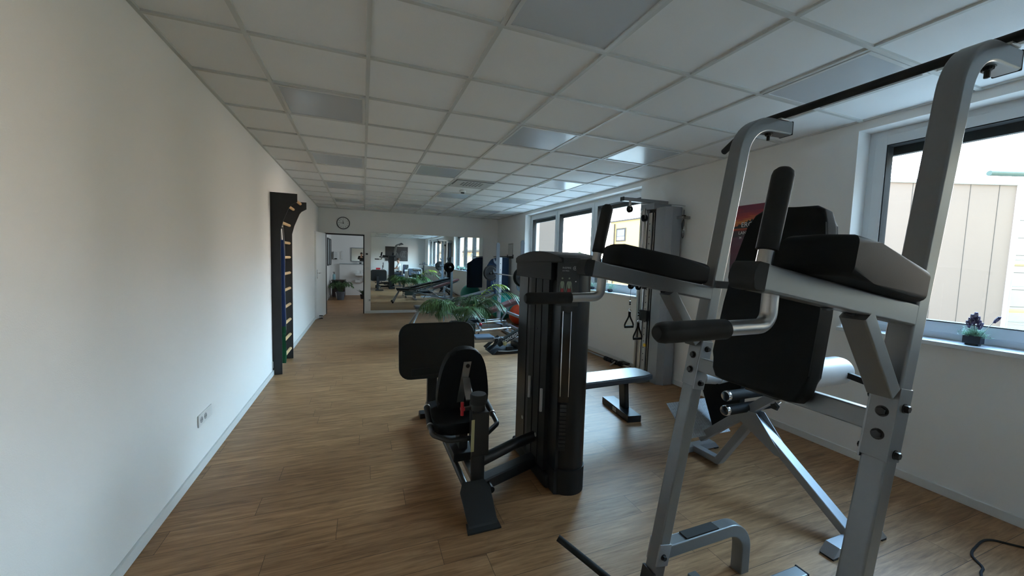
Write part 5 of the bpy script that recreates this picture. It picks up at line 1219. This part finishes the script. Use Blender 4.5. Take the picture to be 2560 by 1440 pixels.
def person(lab, loc, J, hair_m, shirt_m, trouser_m, hands, long_sleeve, face):
    """J: joint points; face: direction the head looks"""
    p = thing('person', lab, 'person', loc); J = {k: V(v) for k, v in J.items()}; T = lambda q: tuple(q)
    pel, wst, ch, nk, hd, ht = (J[k] for k in ('pelvis', 'waist', 'chest', 'neck', 'head', 'top'))
    ch_ = [[(T(pel), .13), (T(wst), .12), (T(ch), .135), (T(nk), .055), (T(hd), .085), (T(ht), .07)]]
    for s in 'LR':
        ch_.append([(T(ch), .135), (T(J['sho'+s]), .062), (T(J['elb'+s]), .042), (T(J['wri'+s]), .028)])
        ch_.append([(T(pel), .13), (T(J['hip'+s]), .09), (T(J['kne'+s]), .058), (T(J['ank'+s]), .038), (T(J['toe'+s]), .03)])
    for s, h in zip('LR', hands):
        hh = hand(J['wri'+s], *h); hh[0][0] = (T(J['wri'+s]), .028); ch_ += hh
    skin('body', ch_, m_skin, p)
    e = .014; sh = [[(T(pel), .142), (T(wst), .134), (T(ch), .150), (T(nk.lerp(ch, .35)), .07)]]
    for s in 'LR':
        A, B, C_ = J['sho'+s], J['elb'+s], J['wri'+s]
        sh.append([(T(ch), .150), (T(A), .075), (T(B), .055), (T(B.lerp(C_, .9)), .04)] if long_sleeve else [(T(ch), .150), (T(A), .075), (T(A.lerp(B, .75)), .056)])
    skin('shirt', sh, shirt_m, p)
    tr = []
    for s in 'LR': tr.append([(T(pel-V((0, 0, .02))), .148), (T(J['hip'+s]), .105), (T(J['kne'+s]), .074), (T(J['ank'+s]+V((0, 0, .03))), .06)])
    skin('trousers', tr, trouser_m, p)
    for s in 'LR':
        a, b = J['ank'+s], J['toe'+s]; skin('shoe', [[(T(a.lerp(b, -.12)-V((0, 0, .02))), .042), (T(a.lerp(b, .5)-V((0, 0, .015))), .044), (T(b), .036)]], m_black, p)
    fd = V(face).normalized(); rt = fd.cross(V((0, 0, 1))).normalized(); up = (ht-hd).normalized(); c = hd.lerp(ht, .35)
    h = MB(); q = fd.to_track_quat('Y', 'Z').to_matrix()
    h.ball(c+up*.035-fd*.022, .10, 20, (.88, .98, 1.0), q); hair = h.build('hair', hair_m, p)
    MB().ball(c+fd*.088-up*.018, .014, 12, (.8, 1.2, 1.5), q).build('nose', m_skin, p)
    for s in (-1, 1):
        MB().ball(c+fd*.075+rt*s*.032+up*.01, .012, 12).build('eye', m_white, p); MB().ball(c+rt*s*.086-up*.015, .024, 12, (.35, .7, 1.1), q).build('ear', m_skin, p)
        MB().ball(c+fd*.084+rt*s*.032+up*.01, .005, 8).build('pupil', m_black, p)
    MB().ball(c+fd*.078-up*.055, .02, 12, (1.2, .5, .35), q).build('mouth', mat('lips', (.35, .12, .11), .5), p)
    return p
# person working at the desk, seen in the mirror
m_hb = noisy(mat('brown_hair', (.07, .035, .02), .6), 60, .3); m_hd = mat('dark_hair', (.012, .01, .009), .5)
cx_, cy_ = 2.05, -2.25
person('person in a white t-shirt sitting at the office desk, seen in the mirror', (cx_, cy_, 0),
       dict(pelvis=(cx_, cy_, .56), waist=(cx_-.01, cy_, .74), chest=(cx_-.05, cy_, .98), neck=(cx_-.08, cy_, 1.19), head=(cx_-.11, cy_, 1.29), top=(cx_-.11, cy_, 1.40),
            shoL=(cx_-.05, cy_-.19, 1.10), shoR=(cx_-.05, cy_+.19, 1.10), elbL=(cx_-.20, cy_-.24, .86), elbR=(cx_-.20, cy_+.24, .86), wriL=(cx_-.42, cy_-.17, .80), wriR=(cx_-.42, cy_+.13, .80),
            hipL=(cx_-.04, cy_-.10, .54), hipR=(cx_-.04, cy_+.10, .54), kneL=(cx_-.45, cy_-.13, .53), kneR=(cx_-.45, cy_+.13, .53), ankL=(cx_-.40, cy_-.13, .09), ankR=(cx_-.40, cy_+.13, .09), toeL=(cx_-.56, cy_-.13, .045), toeR=(cx_-.56, cy_+.13, .045)),
       m_hb, mat('white_cotton', (.68, .70, .72), .8), mat('dark_trousers', (.02, .022, .03), .8), (((-1, 0, -.1), (0, 0, 1), -1, .4), ((-1, 0, -.1), (0, 0, 1), 1, .4)), False, (-1, 0, -.25))
t = thing('office_chair', 'dark blue office chair under the seated person', 'chair', (2.08, -2.25, 0))
MB().box((1.84, -2.48, .375), (2.28, -2.02, .43), .025, 3).build('seat', mat('navy_fabric', (.02, .03, .08), .8), t)
MB().box((2.25, -2.45, .52), (2.31, -2.05, 1.06), .03, 3).build('backrest', mat('navy_fabric_back', (.02, .03, .08), .8), t)
MB().bar([(2.12, -2.25, .38), (2.34, -2.25, .40), (2.325, -2.25, .70)], .05, .015, .003).build('back_support', m_black, t)
MB().cyl((2.08, -2.25, .10), (2.08, -2.25, .38), .025, 14).build('gas_column', m_chrome, t)
for k in range(5):
    a = k*2*PI/5+.3; e = V((2.08+.28*math.cos(a), -2.25+.28*math.sin(a), .075)); MB().bar([(2.08, -2.25, .11), e], .03, .02, .004).build('base_arm', m_black, t)
    MB().cyl(e-V((0, .012, .05)), e+V((0, .012, -.05)), .025, 14).build('castor', m_rubber, t)
# the photographer, seen in the far mirror
px, py = -.13, -.34
person('person in black clothes holding up a phone, behind the camera', (px, py, 0),
       dict(pelvis=(px, py, .95), waist=(px, py, 1.12), chest=(px, py, 1.34), neck=(px, py+.01, 1.53), head=(px, py+.03, 1.63), top=(px, py+.03, 1.74),
            shoL=(px-.19, py, 1.45), shoR=(px+.19, py, 1.45), elbL=(px-.24, py+.13, 1.26), elbR=(px+.22, py+.12, 1.26), wriL=(px-.05, py+.22, 1.42), wriR=(px+.15, py+.20, 1.40),
            hipL=(px-.10, py, .91), hipR=(px+.10, py, .91), kneL=(px-.11, py+.02, .50), kneR=(px+.11, py+.02, .50), ankL=(px-.12, py-.01, .09), ankR=(px+.12, py-.01, .09), toeL=(px-.14, py+.15, .045), toeR=(px+.14, py+.15, .045)),
       m_hd, mat('black_cotton', (.012, .012, .014), .85), mat('black_trousers', (.014, .014, .017), .85), (((.45, .2, .75), (0, -1, 0), -1, .6), ((-.25, .2, .9), (0, -1, 0), 1, .6)), True, (0, 1, -.05))
o = MB().box((px+.02, py+.265, 1.445), (px+.17, py+.274, 1.52), .003).build('phone', m_black, None); rebase(o, (px+.09, py+.27, 1.445)); tag(o, 'black phone held up by the photographer', 'phone')
